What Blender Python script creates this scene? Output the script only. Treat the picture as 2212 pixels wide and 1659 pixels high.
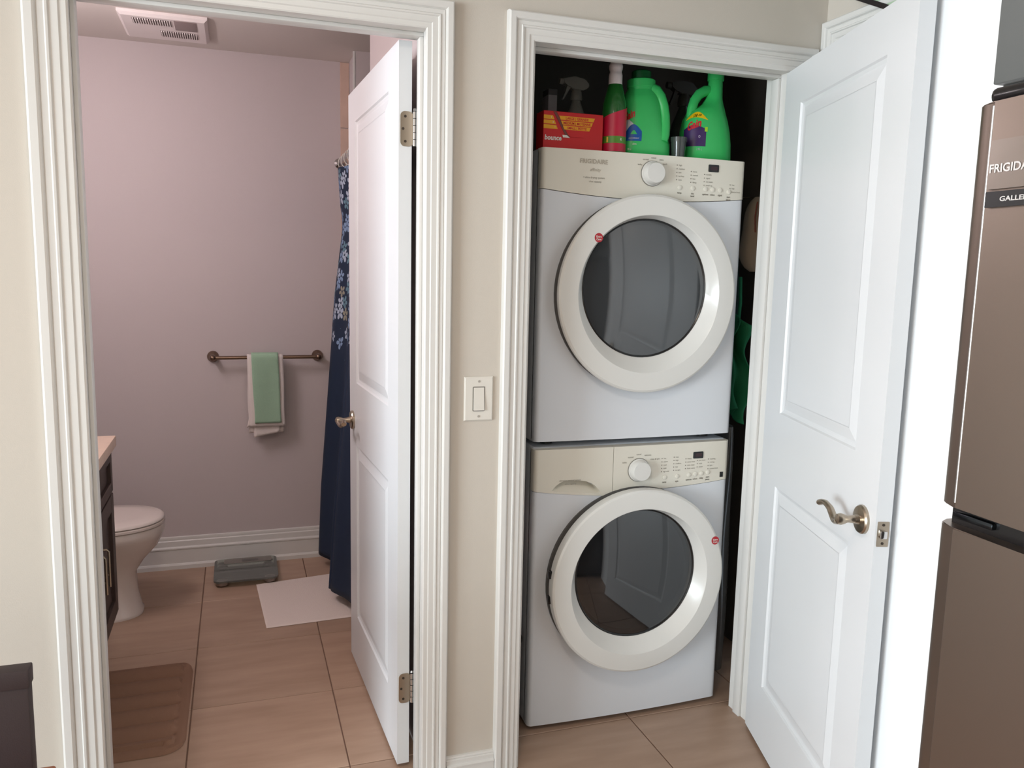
import bpy, bmesh, math, random
from mathutils import Vector, Matrix
random.seed(7)
D = bpy.data
for o in list(D.objects): D.objects.remove(o)
scene = bpy.context.scene
COL = scene.collection
PI = math.pi

# ------------------------------------------------------------------ camera
cam_d = D.cameras.new('camera'); cam = D.objects.new('camera', cam_d); COL.objects.link(cam)
cam_d.sensor_width = 36.0; cam_d.lens = 36.0 * 1753.0 / 2212.0; cam_d.clip_start = 0.02
right = Vector((0.94746, -0.31914, 0.02163)); down = Vector((-0.02310, -0.13570, -0.99048)); fwd = Vector((0.31904, 0.93794, -0.13594))
m = Matrix.Identity(4)
for i in range(3):
    m[i][0] = right[i]; m[i][1] = -down[i]; m[i][2] = -fwd[i]
m[0][3], m[1][3], m[2][3] = -0.53277, -2.0942, 1.44905
cam.matrix_world = m
scene.camera = cam

# ------------------------------------------------------------------ world, daylight, exposure
w = D.worlds.new('sky'); scene.world = w; w.use_nodes = True
bg = w.node_tree.nodes['Background']; bg.inputs[0].default_value = (0.75, 0.87, 1.0, 1); bg.inputs[1].default_value = 1.5
def area(name, loc, rot, sx, sy, energy, col):
    l = D.lights.new(name, 'AREA'); l.shape = 'RECTANGLE'; l.size = sx; l.size_y = sy; l.energy = energy; l.color = col
    o = D.objects.new(name, l); COL.objects.link(o); o.location = loc; o.rotation_euler = rot
    return o
# daylight coming in through the patio window of the left wall
area('window_daylight', (-5.95, -3.0, 1.2), (0, -PI/2, 0), 2.1, 2.8, 395, (0.83, 0.94, 1.0))
scene.view_settings.view_transform = 'Standard'; scene.view_settings.look = 'None'
scene.view_settings.exposure = 0.0; scene.view_settings.gamma = 1.0; scene.view_settings.use_curve_mapping = False

# ------------------------------------------------------------------ helpers
def lin(r, g, b):
    f = lambda c: c/12.92 if c <= .04045 else ((c+.055)/1.055)**2.4
    return (f(r/255), f(g/255), f(b/255), 1)
MATS = {}
def mat(name, col, rough=.5, metal=0, bump=0, bscale=200, var=0, vscale=8, spec=.5, coat=0):
    if name in MATS: return MATS[name]
    M = D.materials.new(name); M.use_nodes = True; nt = M.node_tree; N = nt.nodes; L = nt.links
    b = N['Principled BSDF']; b.inputs['Base Color'].default_value = col
    b.inputs['Roughness'].default_value = rough; b.inputs['Metallic'].default_value = metal
    b.inputs['Specular IOR Level'].default_value = spec; b.inputs['Coat Weight'].default_value = coat
    tc = N.new('ShaderNodeTexCoord')
    if var:
        n = N.new('ShaderNodeTexNoise'); n.inputs['Scale'].default_value = vscale; n.inputs['Detail'].default_value = 4
        L.new(tc.outputs['Object'], n.inputs['Vector'])
        r = N.new('ShaderNodeValToRGB'); r.color_ramp.elements[0].position = .3; r.color_ramp.elements[1].position = .7
        r.color_ramp.elements[0].color = tuple(c*(1-var) for c in col[:3]) + (1,)
        r.color_ramp.elements[1].color = tuple(min(1, c*(1+var)) for c in col[:3]) + (1,)
        L.new(n.outputs['Fac'], r.inputs[0]); L.new(r.outputs[0], b.inputs['Base Color'])
    if bump:
        n = N.new('ShaderNodeTexNoise'); n.inputs['Scale'].default_value = bscale; n.inputs['Detail'].default_value = 3
        L.new(tc.outputs['Object'], n.inputs['Vector'])
        bp = N.new('ShaderNodeBump'); bp.inputs['Strength'].default_value = bump; bp.inputs['Distance'].default_value = .002
        L.new(n.outputs['Fac'], bp.inputs['Height']); L.new(bp.outputs[0], b.inputs['Normal'])
    MATS[name] = M
    return M
def glassy(name, tint, rough=.03, alpha=.6, refl=1.0, ior=1.5):
    """thin tinted see-through sheet: tinted transparency plus a fresnel reflection"""
    M = D.materials.new(name); M.use_nodes = True; nt = M.node_tree; N = nt.nodes; L = nt.links
    N.remove(N['Principled BSDF']); out = N['Material Output']
    t = N.new('ShaderNodeBsdfTransparent'); t.inputs[0].default_value = tint
    d = N.new('ShaderNodeBsdfPrincipled'); d.inputs['Base Color'].default_value = tint; d.inputs['Roughness'].default_value = .4
    g = N.new('ShaderNodeBsdfGlossy'); g.inputs['Roughness'].default_value = rough; g.inputs[0].default_value = (refl, refl, refl, 1)
    m1 = N.new('ShaderNodeMixShader'); m1.inputs[0].default_value = alpha; L.new(t.outputs[0], m1.inputs[1]); L.new(d.outputs[0], m1.inputs[2])
    fr = N.new('ShaderNodeFresnel'); fr.inputs[0].default_value = ior
    m2 = N.new('ShaderNodeMixShader'); L.new(fr.outputs[0], m2.inputs[0]); L.new(m1.outputs[0], m2.inputs[1]); L.new(g.outputs[0], m2.inputs[2])
    L.new(m2.outputs[0], out.inputs[0]); MATS[name] = M
    return M
OFF = {}
class B:
    def __init__(s): s.bm = bmesh.new()
    def face(s, pts):
        try: return s.bm.faces.new([s.bm.verts.new(p) for p in pts])
        except ValueError: return None
    def box(s, x0, x1, y0, y1, z0, z1, bev=0, seg=2):
        t = bmesh.new(); bmesh.ops.create_cube(t, size=1)
        for v in t.verts: v.co = Vector(((x0+x1)/2 + v.co.x*(x1-x0), (y0+y1)/2 + v.co.y*(y1-y0), (z0+z1)/2 + v.co.z*(z1-z0)))
        if bev: bmesh.ops.bevel(t, geom=t.edges[:], offset=bev, segments=seg, affect='EDGES', profile=.5)
        s.merge(t); return s
    def merge(s, t, M=None):
        if M is not None: bmesh.ops.transform(t, matrix=M, verts=t.verts[:])
        vm = {v: s.bm.verts.new(v.co) for v in t.verts}
        for f in t.faces:
            try: s.bm.faces.new([vm[v] for v in f.verts])
            except ValueError: pass
        t.free()
    def lathe(s, prof, o=(0,0,0), axis='z', n=48, a0=0, a1=2*PI, cap=True):
        o = Vector(o); full = abs(a1-a0-2*PI) < 1e-6; k = n if full else n+1
        def P(r, h, a):
            c, q = r*math.cos(a), r*math.sin(a)
            return o + (Vector((c, q, h)) if axis == 'z' else Vector((c, h, q)) if axis == 'y' else Vector((h, c, q)))
        rings = [[s.bm.verts.new(P(r, h, a0+(a1-a0)*i/n)) for i in range(k)] for r, h in prof]
        for A, C in zip(rings, rings[1:]):
            for i in range(n):
                j = (i+1) % k
                try: s.bm.faces.new([A[i], A[j], C[j], C[i]])
                except ValueError: pass
        if cap and full:
            for R, (r, h) in ((rings[0], prof[0]), (rings[-1], prof[-1])):
                if r > 1e-6:
                    try: s.bm.faces.new(R)
                    except ValueError: pass
        return s
    def tube(s, pts, rad, n=10, cap=True, flat=1.0):
        pts = [Vector(p) for p in pts]; rads = rad if isinstance(rad, (list, tuple)) else [rad]*len(pts)
        rings = []; up = Vector((0, 0, 1)); prev = None
        for i, p in enumerate(pts):
            t = (pts[min(i+1, len(pts)-1)] - pts[max(i-1, 0)]).normalized()
            if prev is None:
                a = t.cross(up)
                if a.length < 1e-3: a = t.cross(Vector((0, 1, 0)))
            else: a = prev - t*prev.dot(t)
            a.normalize(); b = t.cross(a); prev = a
            rings.append([s.bm.verts.new(p + a*rads[i]*math.cos(2*PI*k/n) + b*rads[i]*flat*math.sin(2*PI*k/n)) for k in range(n)])
        for A, C in zip(rings, rings[1:]):
            for k in range(n): s.bm.faces.new([A[k], A[(k+1) % n], C[(k+1) % n], C[k]])
        if cap: s.bm.faces.new(rings[0]); s.bm.faces.new(rings[-1])
        return s
    def prism(s, poly, h0, h1, axis='y'):
        """extrude a 2-D polygon: axis y -> (u,v)=(x,z); z -> (x,y); x -> (y,z)"""
        f = (lambda u, v, h: (u, h, v)) if axis == 'y' else (lambda u, v, h: (u, v, h)) if axis == 'z' else (lambda u, v, h: (h, u, v))
        a = [s.bm.verts.new(f(u, v, h0)) for u, v in poly]; b = [s.bm.verts.new(f(u, v, h1)) for u, v in poly]
        n = len(poly)
        s.bm.faces.new(a); s.bm.faces.new(b)
        for i in range(n): s.bm.faces.new([a[i], a[(i+1) % n], b[(i+1) % n], b[i]])
        return s
    def grid(s, fn, nu, nv, wrapu=False):
        V = [[s.bm.verts.new(fn(i/nu, j/nv)) for j in range(nv+1)] for i in range(nu + (0 if wrapu else 1))]
        for i in range(nu):
            for j in range(nv):
                k = (i+1) % len(V)
                s.bm.faces.new([V[i][j], V[k][j], V[k][j+1], V[i][j+1]])
        return V
    def loft(s, secs, n=32, cap=True):
        """secs: (z, cx, cy, a, b, power) super-ellipse sections"""
        rings = [[s.bm.verts.new(sec_pt(q, 2*PI*k/n)) for k in range(n)] for q in secs]
        for A, C in zip(rings, rings[1:]):
            for k in range(n): s.bm.faces.new([A[k], A[(k+1) % n], C[(k+1) % n], C[k]])
        if cap: s.bm.faces.new(rings[0]); s.bm.faces.new(rings[-1])
        return s
def sec_pt(q, a, off=0):
    z, cx, cy, A, Bq, p = q
    c, sn = math.cos(a), math.sin(a)
    return Vector((cx + (A+off)*abs(c)**(2/p)*(1 if c >= 0 else -1), cy + (Bq+off)*abs(sn)**(2/p)*(1 if sn >= 0 else -1), z))
def rrect(w, h, r, n=5, cx=0, cy=0):
    out = []
    for (sx, sy, a) in ((1, 1, 0), (-1, 1, PI/2), (-1, -1, PI), (1, -1, 3*PI/2)):
        for k in range(n+1):
            t = a + PI/2*k/n
            out.append((cx + sx*(w/2-r) + r*math.cos(t), cy + sy*(h/2-r) + r*math.sin(t)))
    return out
def obj(name, b, material, parent=None, smooth=35, world=True, solid=0, subsurf=0):
    """link the collected shape as ONE mesh object; world coords are made local to the thing's base"""
    bmesh.ops.recalc_face_normals(b.bm, faces=b.bm.faces[:])
    if parent is not None and world:
        off = OFF.get(parent.name, Vector())
        for v in b.bm.verts: v.co -= off
    me = D.meshes.new(name); b.bm.to_mesh(me); b.bm.free()
    if smooth:
        for p in me.polygons: p.use_smooth = True
        me.set_sharp_from_angle(angle=math.radians(smooth))
    if isinstance(material, (list, tuple)):
        for q in material: me.materials.append(q)
    else: me.materials.append(material)
    o = D.objects.new(name, me); COL.objects.link(o)
    if parent is not None:
        o.parent = parent
        if world: OFF[o.name] = OFF.get(parent.name, Vector())
    if solid:
        q = o.modifiers.new('thickness', 'SOLIDIFY'); q.thickness = solid; q.offset = 0
    if subsurf:
        q = o.modifiers.new('smooth', 'SUBSURF'); q.levels = subsurf; q.render_levels = subsurf
    return o
def tag(o, label=None, cat=None, group=None, kind=None):
    if label: o['label'] = label
    if cat: o['category'] = cat
    if group: o['group'] = group
    if kind: o['kind'] = kind
    return o
def thing(name, loc, label, cat, rotz=0, group=None, kind=None):
    o = D.objects.new(name, None); COL.objects.link(o); o.empty_display_size = .05
    o.location = loc; o.rotation_euler = (0, 0, rotz); OFF[o.name] = Vector(loc)
    return tag(o, label, cat, group, kind)
def stuffed(o): o['kind'] = 'stuff'; return o
def textmesh(body, size, shear=0, bold=0, align='LEFT', xs=1.0):
    cu = D.curves.new('t', 'FONT'); cu.body = body; cu.size = size; cu.shear = shear; cu.offset = bold; cu.align_x = align; cu.resolution_u = 3
    cu.extrude = 0
    o = D.objects.new('t', cu); COL.objects.link(o)
    bpy.context.view_layer.update()
    me = D.meshes.new_from_object(o.evaluated_get(bpy.context.evaluated_depsgraph_get()))
    t = bmesh.new(); t.from_mesh(me)
    D.objects.remove(o); D.curves.remove(cu); D.meshes.remove(me)
    for v in t.verts: v.co.x *= xs
    return t
def put_text(b, body, size, fn, **k):
    """flat lettering: fn(u, v) -> point on the printed surface"""
    t = textmesh(body, size, **k)
    for v in t.verts: v.co = Vector(fn(v.co.x, v.co.y))
    b.merge(t)

# ------------------------------------------------------------------ materials
PAINT = mat('hall_wall_paint', lin(201, 194, 184), .75, bump=.12, bscale=350)
BPAINT = mat('bathroom_wall_paint', lin(200, 190, 190), .75, bump=.12, bscale=350)
CEIL = mat('ceiling_paint', lin(214, 206, 200), .85, bump=.2, bscale=250)
CLOSET_SHADE = mat('closet_wall_shade', lin(96, 88, 80), .85)  # the unlit closet's darkness is put into this wall colour
TRIM = mat('trim_white_gloss', lin(219, 218, 215), .40)
DOORW = mat('door_white_paint', lin(221, 224, 227), .36, bump=.06, bscale=500)
NICKEL = mat('satin_nickel', lin(178, 166, 150), .28, 1)
CHROME = mat('bright_steel', lin(200, 200, 200), .15, 1)
SCREW = mat('dark_screw', lin(70, 62, 55), .5, .6)
APPW = mat('appliance_white', lin(216, 220, 226), .3, bump=.04, bscale=700)
CREAM = mat('control_panel_cream', lin(222, 218, 206), .42, bump=.03, bscale=600)
RINGW = mat('door_ring_white', lin(217, 216, 212), .24)
RINGGAP = mat('ring_gap_shade', lin(84, 82, 80), .6)
BLACK = mat('black_plastic', lin(18, 18, 20), .25)
INK = mat('grey_print', lin(128, 122, 112), .6)
SILVERINK = mat('silver_print', lin(176, 168, 154), .5)
DRUM = mat('drum_dark_steel', lin(70, 72, 76), .35, .8)
WINDOWG = glassy('washer_window_glass', lin(58, 62, 68), .04, .15, .95, 1.8)
WINDOWD = glassy('dryer_window_glass', lin(62, 66, 70), .06, .55, .95, 1.9)
RED = mat('carton_red', lin(196, 22, 26), .5)
YELLOW = mat('carton_yellow', lin(226, 160, 22), .5)
JUG = mat('jug_green', lin(60, 196, 104), .35, var=.05)
WHITEP = mat('white_plastic', lin(225, 222, 215), .35)
DKWOOD = mat('vanity_espresso', lin(62, 48, 44), .45, var=.15, vscale=20)
COUNTER = mat('vanity_counter', lin(228, 200, 180), .35, var=.05, vscale=30)
PORC = mat('porcelain', lin(226, 215, 208), .12)
STEEL = mat('fridge_stainless', lin(140, 128, 120), .38, 1, bump=.03, bscale=900)
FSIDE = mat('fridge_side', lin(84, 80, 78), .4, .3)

def tile_material():
    M = D.materials.new('floor_tile'); M.use_nodes = True; N = M.node_tree.nodes; L = M.node_tree.links; b = N['Principled BSDF']
    tc = N.new('ShaderNodeTexCoord'); oi = N.new('ShaderNodeObjectInfo')
    mp = N.new('ShaderNodeMapping'); mp.inputs['Scale'].default_value = (3, 16, 1)
    L.new(tc.outputs['Object'], mp.inputs[0])
    ad = N.new('ShaderNodeVectorMath'); ad.operation = 'ADD'; L.new(mp.outputs[0], ad.inputs[0])
    mu = N.new('ShaderNodeVectorMath'); mu.operation = 'SCALE'; mu.inputs[0].default_value = (13, 37, 5); L.new(oi.outputs['Random'], mu.inputs['Scale']); L.new(mu.outputs[0], ad.inputs[1])
    n = N.new('ShaderNodeTexNoise'); n.inputs['Scale'].default_value = 1.2; n.inputs['Detail'].default_value = 6; L.new(ad.outputs[0], n.inputs['Vector'])
    r = N.new('ShaderNodeValToRGB'); r.color_ramp.elements[0].position = .3; r.color_ramp.elements[1].position = .72
    r.color_ramp.elements[0].color = lin(166, 138, 118); r.color_ramp.elements[1].color = lin(182, 154, 134)
    L.new(n.outputs['Fac'], r.inputs[0])
    hs = N.new('ShaderNodeHueSaturation'); L.new(r.outputs[0], hs.inputs['Color'])
    ma = N.new('ShaderNodeMath'); ma.operation = 'MULTIPLY_ADD'; ma.inputs[1].default_value = .1; ma.inputs[2].default_value = .95
    L.new(oi.outputs['Random'], ma.inputs[0]); L.new(ma.outputs[0], hs.inputs['Value']); L.new(hs.outputs[0], b.inputs['Base Color'])
    b.inputs['Roughness'].default_value = .42
    return M
TILE = tile_material()
GROUT = mat('grout', lin(118, 92, 78), .9)

# ------------------------------------------------------------------ dimensions
XL, XR = -6.0, 1.137            # hall
YR = -5.4                       # wall behind the camera
ZC = 2.44
YB = 1.984                      # bathroom far wall
BXL = -1.52                     # bathroom left wall
ZB = 2.42
BO = (-0.874, -0.064)           # bathroom opening between jamb faces
CO = (0.2236, 1.027)            # closet opening between jamb faces
ZO = 2.052

def struct(name, b, m, label=None, cat=None, smooth=0):
    o = obj(name, b, m, smooth=smooth); o['kind'] = 'structure'
    return o

# floor with its tiles
fl = struct('floor', B().box(XL-.1, 1.6, YR-.1, YB+.1, -.12, -.0025), GROUT)
T0 = .457; hw = (T0-.0038)/2
tb = B(); c = .0015
lo = [(-hw, -hw), (hw, -hw), (hw, hw), (-hw, hw)]; hi = [(q[0]*(1-c/hw), q[1]*(1-c/hw)) for q in lo]
tb.face([(x, y, 0) for x, y in hi])
for i in range(4):
    j = (i+1) % 4
    tb.face([(*lo[i], -c), (*lo[j], -c), (*hi[j], 0), (*hi[i], 0)]); tb.face([(*lo[i], -.006), (*lo[j], -.006), (*lo[j], -c), (*lo[i], -c)])
tile0 = obj('floor_tile', tb, TILE, fl, smooth=0, world=False)
first = True
for i in range(-12, 5):
    for j in range(-13, 3):
        x = -.705 + T0*(i+.5); y = .605 + T0*(j+.5)
        if x > 1.5 or (x < BXL-.5 and y > .1): continue
        o = tile0 if first else tile0.copy()
        if not first: COL.objects.link(o); o.parent = fl
        o.location = (x, y, 0); first = False

# walls of the hall
b = B()
jt = .018
b.box(XL, BO[0]-jt, 0, .12, 0, ZC); b.box(BO[1]+jt, CO[0]-jt, 0, .12, 0, ZC); b.box(CO[1]+jt, XR+.1, 0, .12, 0, ZC)
b.box(BO[0]-jt, BO[1]+jt, 0, .12, ZO+jt, ZC); b.box(CO[0]-jt, CO[1]+jt, 0, .12, ZO+jt, ZC)
struct('wall_back', b, PAINT)
RO = (-.63, -.072); RZ = 2.125            # bifold opening in the right wall
b = B().box(XR, XR+.12, RO[1], 0, 0, ZC).box(XR, XR+.12, YR, RO[0], 0, ZC).box(XR, XR+.12, RO[0], RO[1], RZ, ZC)
struct('wall_right', b, PAINT)
b = B()
WY, WZ = (-4.45, -1.55), (.1, 2.3)
b.box(XL-.12, XL, YR, WY[0], 0, ZC).box(XL-.12, XL, WY[1], .12, 0, ZC).box(XL-.12, XL, WY[0], WY[1], 0, WZ[0]).box(XL-.12, XL, WY[0], WY[1], WZ[1], ZC)
struct('wall_left', b, PAINT)
PIERW = mat('pier_white_paint', lin(236, 238, 240), .6, bump=.08, bscale=350)
struct('wall_pier', B().box(.84, XR, -1.185, -.707, 0, ZC), PIERW)
struct('wall_rear', B().box(XL-.12, XR+.12, YR-.12, YR, 0, ZC), PAINT)
struct('ceiling', B().box(XL-.12, XR+.22, YR-.12, .12, ZC, ZC+.1), CEIL)
# patio window in the left wall (behind the viewer)
wn = thing('window_1', (XL-.06, -3.0, WZ[0]), None, None, kind='structure')
for y0, y1 in ((WY[0], WY[0]+.06), (-3.03, -2.97), (WY[1]-.06, WY[1])): obj('window_frame', B().box(XL-.1, XL-.02, y0, y1, WZ[0], WZ[1], .004), TRIM, wn)
for z0, z1 in ((WZ[0], WZ[0]+.06), (WZ[1]-.06, WZ[1])): obj('window_frame', B().box(XL-.1, XL-.02, WY[0]+.06, WY[1]-.06, z0, z1, .004), TRIM, wn)
PANE = glassy('window_pane_glass', (.95, .98, .98, 1), .01, .02)
for y0, y1 in ((WY[0]+.06, -3.03), (-2.97, WY[1]-.06)): obj('pane', B().box(XL-.064, XL-.058, y0, y1, WZ[0]+.06, WZ[1]-.06), PANE, wn)

# walls of the bathroom
struct('wall_bathroom_back', B().box(BXL-.1, .95, YB, YB+.1, 0, ZB), BPAINT)
struct('wall_bathroom_left', B().box(BXL-.1, BXL, .12, YB, 0, ZB), BPAINT)
struct('wall_bathroom_right', B().box(-.045, .055, .12, 1.05, 0, ZB), BPAINT)
SHTILE = mat('shower_tile_beige', lin(204, 178, 162), .35, var=.08, vscale=12)
struct('wall_shower_wing', B().box(0, .1, 1.75, YB, 0, ZB), BPAINT)
struct('wall_shower_side', B().box(.85, .95, 1.0, YB, 0, ZB), SHTILE)
struct('ceiling_bathroom', B().box(BXL-.1, .95, .12, YB+.1, ZB, ZB+.1), CEIL)
# closet shell
struct('wall_closet_left', B().box(.06, .2, .12, .95, 0, ZB), CLOSET_SHADE)
struct('wall_closet_right', B().box(1.32, 1.42, .12, .95, 0, ZB), CLOSET_SHADE)
struct('wall_closet_back', B().box(.06, 1.42, .95, 1.0, 0, ZB), CLOSET_SHADE)
struct('ceiling_closet', B().box(.055, 1.42, .121, .999, ZB-.02, ZB-.001), CLOSET_SHADE)

# ------------------------------------------------------------------ casings and jambs
PROF = [(0, 0), (0, .008), (.003, .0105), (.013, .0105), (.0155, .0135), (.029, .0135), (.031, .0172), (.0345, .0178), (.037, .0148), (.046, .0158),
        (.048, .0140), (.0505, .0195), (.0535, .0215), (.066, .0215), (.0695, .0185), (.071, .010), (.071, 0)]
def casing(root, x0, x1, zt, place, wl=1.0, wr=1.0, wt=1.0):
    """mitred casing round an opening; place(u, d, z) maps wall coords to world"""
    for nm, A, C in (('casing_leg', 'L0', 'L1'), ('casing_head', 'L1', 'R1'), ('casing_leg', 'R1', 'R0')):
        b = B()
        def ring(k):
            out = []
            for q, d in PROF:
                if k == 'L0': u, z = x0 - q*wl, 0
                if k == 'L1': u, z = x0 - q*wl, zt + q*wt
                if k == 'R1': u, z = x1 + q*wr, zt + q*wt
                if k == 'R0': u, z = x1 + q*wr, 0
                out.append(b.bm.verts.new(place(u, d, z)))
            return out
        ra, rc = ring(A), ring(C)
        for i in range(len(PROF)-1): b.bm.faces.new([ra[i], ra[i+1], rc[i+1], rc[i]])
        b.bm.faces.new(ra); b.bm.faces.new(rc)
        obj(nm, b, TRIM, root, smooth=20)
def jamb(root, x0, x1, zt, stops):
    obj('jamb', B().box(x0-jt, x0, -.001, .121, 0, zt+jt), TRIM, root, smooth=0)
    obj('jamb', B().box(x1, x1+jt, -.001, .121, 0, zt+jt), TRIM, root, smooth=0)
    obj('jamb_head', B().box(x0, x1, -.001, .121, zt, zt+jt), TRIM, root, smooth=0)
    if stops:
        s0, s1 = stops
        obj('door_stop', B().box(x0, x0+.01, s0, s1, 0, zt-.01, .002), TRIM, root); obj('door_stop', B().box(x1-.01, x1, s0, s1, 0, zt-.01, .002), TRIM, root)
        obj('door_stop', B().box(x0, x1, s0, s1, zt-.01, zt, .002), TRIM, root)
wall = lambda u, d, z: (u, -d, z)
t1 = thing('trim_1', (-.47, 0, 0), 'white moulded casing round the bathroom doorway', 'door casing', kind='structure')
casing(t1, BO[0]+.006, BO[1]-.005, ZO-.004, wall, wl=1.28)
jamb(t1, BO[0], BO[1], ZO, (.045, .082))
t2 = thing('trim_2', (.6, 0, 0), 'white moulded casing round the laundry closet doorway', 'door casing', kind='structure')
casing(t2, CO[0]-.005, CO[1]+.005, ZO-.004, wall, wl=1.05, wt=.98)
jamb(t2, CO[0], CO[1], ZO, (.05, .085))
t3 = thing('trim_3', (XR, -.35, 0), 'white casing round the folding doors on the right wall', 'door casing', kind='structure')
casing(t3, RO[0], RO[1], RZ, lambda u, d, z: (XR-d, u, z))
# baseboards
def baseboard(name, pts, h, m=TRIM):
    """pts: 2-D run, profile leans towards the left-hand side"""
    (xa, ya), (xb, yb) = pts; d = Vector((xb-xa, yb-ya)).normalized(); n = Vector((d.y, -d.x)); b = B()
    prof = [(0, 0), (.024, 0), (.024, h*.12), (.020, h*.17), (.0165, h*.18), (.0165, h*.60), (.0195, h*.62), (.0195, h*.66), (.012, h*.70), (.012, h*.86), (.008, h*.89), (.009, h*.93), (.007, h*.985), (.003, h), (0, h)]
    ra = [b.bm.verts.new((xa+n.x*q, ya+n.y*q, z)) for q, z in prof]; rb = [b.bm.verts.new((xb+n.x*q, yb+n.y*q, z)) for q, z in prof]
    for i in range(len(prof)-1): b.bm.faces.new([ra[i], ra[i+1], rb[i+1], rb[i]])
    b.bm.faces.new(ra); b.bm.faces.new(rb)
    o = struct(name, b, m, smooth=25); return o
baseboard('baseboard_back', ((BO[1]+.067, 0), (CO[0]-.08, 0)), .074)
baseboard('baseboard_back_left', ((XL, 0), (BO[0]-.086, 0)), .074)
baseboard('baseboard_bathroom', ((BXL, YB), (-.0, YB)), .157)

# ------------------------------------------------------------------ panelled doors
PANELS = ((.19, .825), (1.045, 1.925))
def door_slab(root, W, H, T, st=.125):
    """u along width from the hinge, y thickness 0..T, z up; two sunk and raised panels on both faces"""
    us = [0, st, W-st, W]; zs = [0, PANELS[0][0], PANELS[0][1], PANELS[1][0], PANELS[1][1], H]
    b = B(); fields = []
    for yf, sg in ((0, 1), (T, -1)):
        for i in range(3):
            for j in range(5):
                u0, u1, z0, z1 = us[i], us[i+1], zs[j], zs[j+1]
                if i == 1 and j in (1, 3):
                    rings = [(0, 0), (.004, .005), (.012, .0075), (.016, .0075), (.044, .0015), (.046, .0015)]
                    prev = None
                    for ins, dep in rings:
                        cur = [(u0+ins, yf+sg*dep, z0+ins), (u1-ins, yf+sg*dep, z0+ins), (u1-ins, yf+sg*dep, z1-ins), (u0+ins, yf+sg*dep, z1-ins)]
                        if prev:
                            for k in range(4): b.face([prev[k], prev[(k+1) % 4], cur[(k+1) % 4], cur[k]])
                        prev = cur
                    fields.append((u0+.046, u1-.046, yf+sg*.0015, yf+sg*.009, z0+.046, z1-.046))
                else: b.face([(u0, yf, z0), (u1, yf, z0), (u1, yf, z1), (u0, yf, z1)])
    for a, c2 in (((0, 0), (0, T)), ((W, 0), (W, T))):
        b.face([(a[0], a[1], 0), (c2[0], c2[1], 0), (c2[0], c2[1], H), (a[0], a[1], H)])
    for z in (0, H): b.face([(0, 0, z), (W, 0, z), (W, T, z), (0, T, z)])
    bmesh.ops.remove_doubles(b.bm, verts=b.bm.verts[:], dist=1e-5)
    obj('slab', b, DOORW, root, smooth=0, world=False)
    for u0, u1, ya, yb, z0, z1 in fields: obj('panel', B().box(u0-.001, u1+.001, min(ya, yb), max(ya, yb), z0-.001, z1+.001), DOORW, root, smooth=0, world=False)
def hinge(root, z, T, mt=None, edge=True):
    """leaf on the hinge edge (u=0) with the knuckle at y=T+"""
    h = obj('hinge', B().prism([(a, q) for a, q in rrect(.036, .09, .012, cx=T-.012, cy=z) if True], -.0022, .0006, 'x'), mt or NICKEL, root, world=False)
    k = B()
    for i in range(5): k.lathe([(.0058, z-.045+.018*i+.0008), (.0058, z-.045+.018*(i+1)-.0008)], (-.003, T+.007, 0), n=12)
    k.lathe([(.003, z+.045), (.005, z+.047), (.0035, z+.052)], (-.003, T+.007, 0), n=10)
    obj('knuckle', k, CHROME, h, world=False)
    for yy, zz in ((T-.016, z+.032), (T-.022, z), (T-.016, z-.032)):
        obj('screw', B().lathe([(.0035, -.0032), (.0035, -.001)], (0, yy, zz), 'x', 10), SCREW, h, world=False)
def lever(root, u, z, yf, sg, dirn):
    """lever set on face y=yf, pointing out sg, lever running dirn along u"""
    h = obj('handle_rose', B().lathe([(0, 0), (.033, 0), (.033, .006), (.030, .010), (.012, .012), (.010, .020), (0, .020)], (0, 0, 0), 'y', 36), NICKEL, root, world=False)
    for v in h.data.vertices: v.co = Vector((u + v.co.x, yf + sg*v.co.y, z + v.co.z))
    n = B().lathe([(.0105, .015), (.0085, .026), (.008, .036), (.0115, .044), (.0135, .052), (.0115, .060), (.004, .064), (0, .0645)], (0, 0, 0), 'y', 24)
    for v in n.bm.verts: v.co = Vector((u + v.co.x, yf + sg*v.co.y, z + v.co.z))
    obj('handle_neck', n, NICKEL, h, world=False)
    pts = []; rr = []
    for i in range(15):
        t = i/14
        pts.append((u + dirn*(.004 + .112*t), yf + sg*(.053 - .006*math.sin(PI*t)), z - .004 - .010*math.sin(PI*min(1, t*1.7)) + .030*max(0, t-.25)**1.0*(1 if t < .8 else 1) - max(0, t-.82)*.07))
        rr.append(.0105 - .0035*t + (.002 if t > .9 else 0))
    obj('handle_lever', B().tube(pts, rr, 14, flat=.8), NICKEL, h, world=False)
def latch(root, u, T, z, sg=1):
    l = obj('latch_plate', B().prism(rrect(.026, .057, .002, cx=T/2, cy=z), u-.001, u+.0012, 'x'), NICKEL, root, world=False)
    obj('latch_bolt', B().box(u+.001, u+.010, T/2-.008, T/2+.007, z-.009, z+.009, .003), CHROME, l, world=False)
    for dz in (-.021, .021): obj('screw', B().lathe([(.0032, u+.001), (.0032, u+.002)], (0, T/2, z+dz), 'x', 10), SCREW, l, world=False)

DT = .035
# bathroom door: hinged on the right jamb, folded back into the bathroom
d1 = thing('door_1', (-.083, .098, .012), 'white two-panel door standing open into the bathroom', 'door', kind='structure')
ang = math.atan2(.999, -.044)
# local u runs into the room, local +y must point to -x : rotate so that local y = left
d1.rotation_euler = (0, 0, ang)
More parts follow.
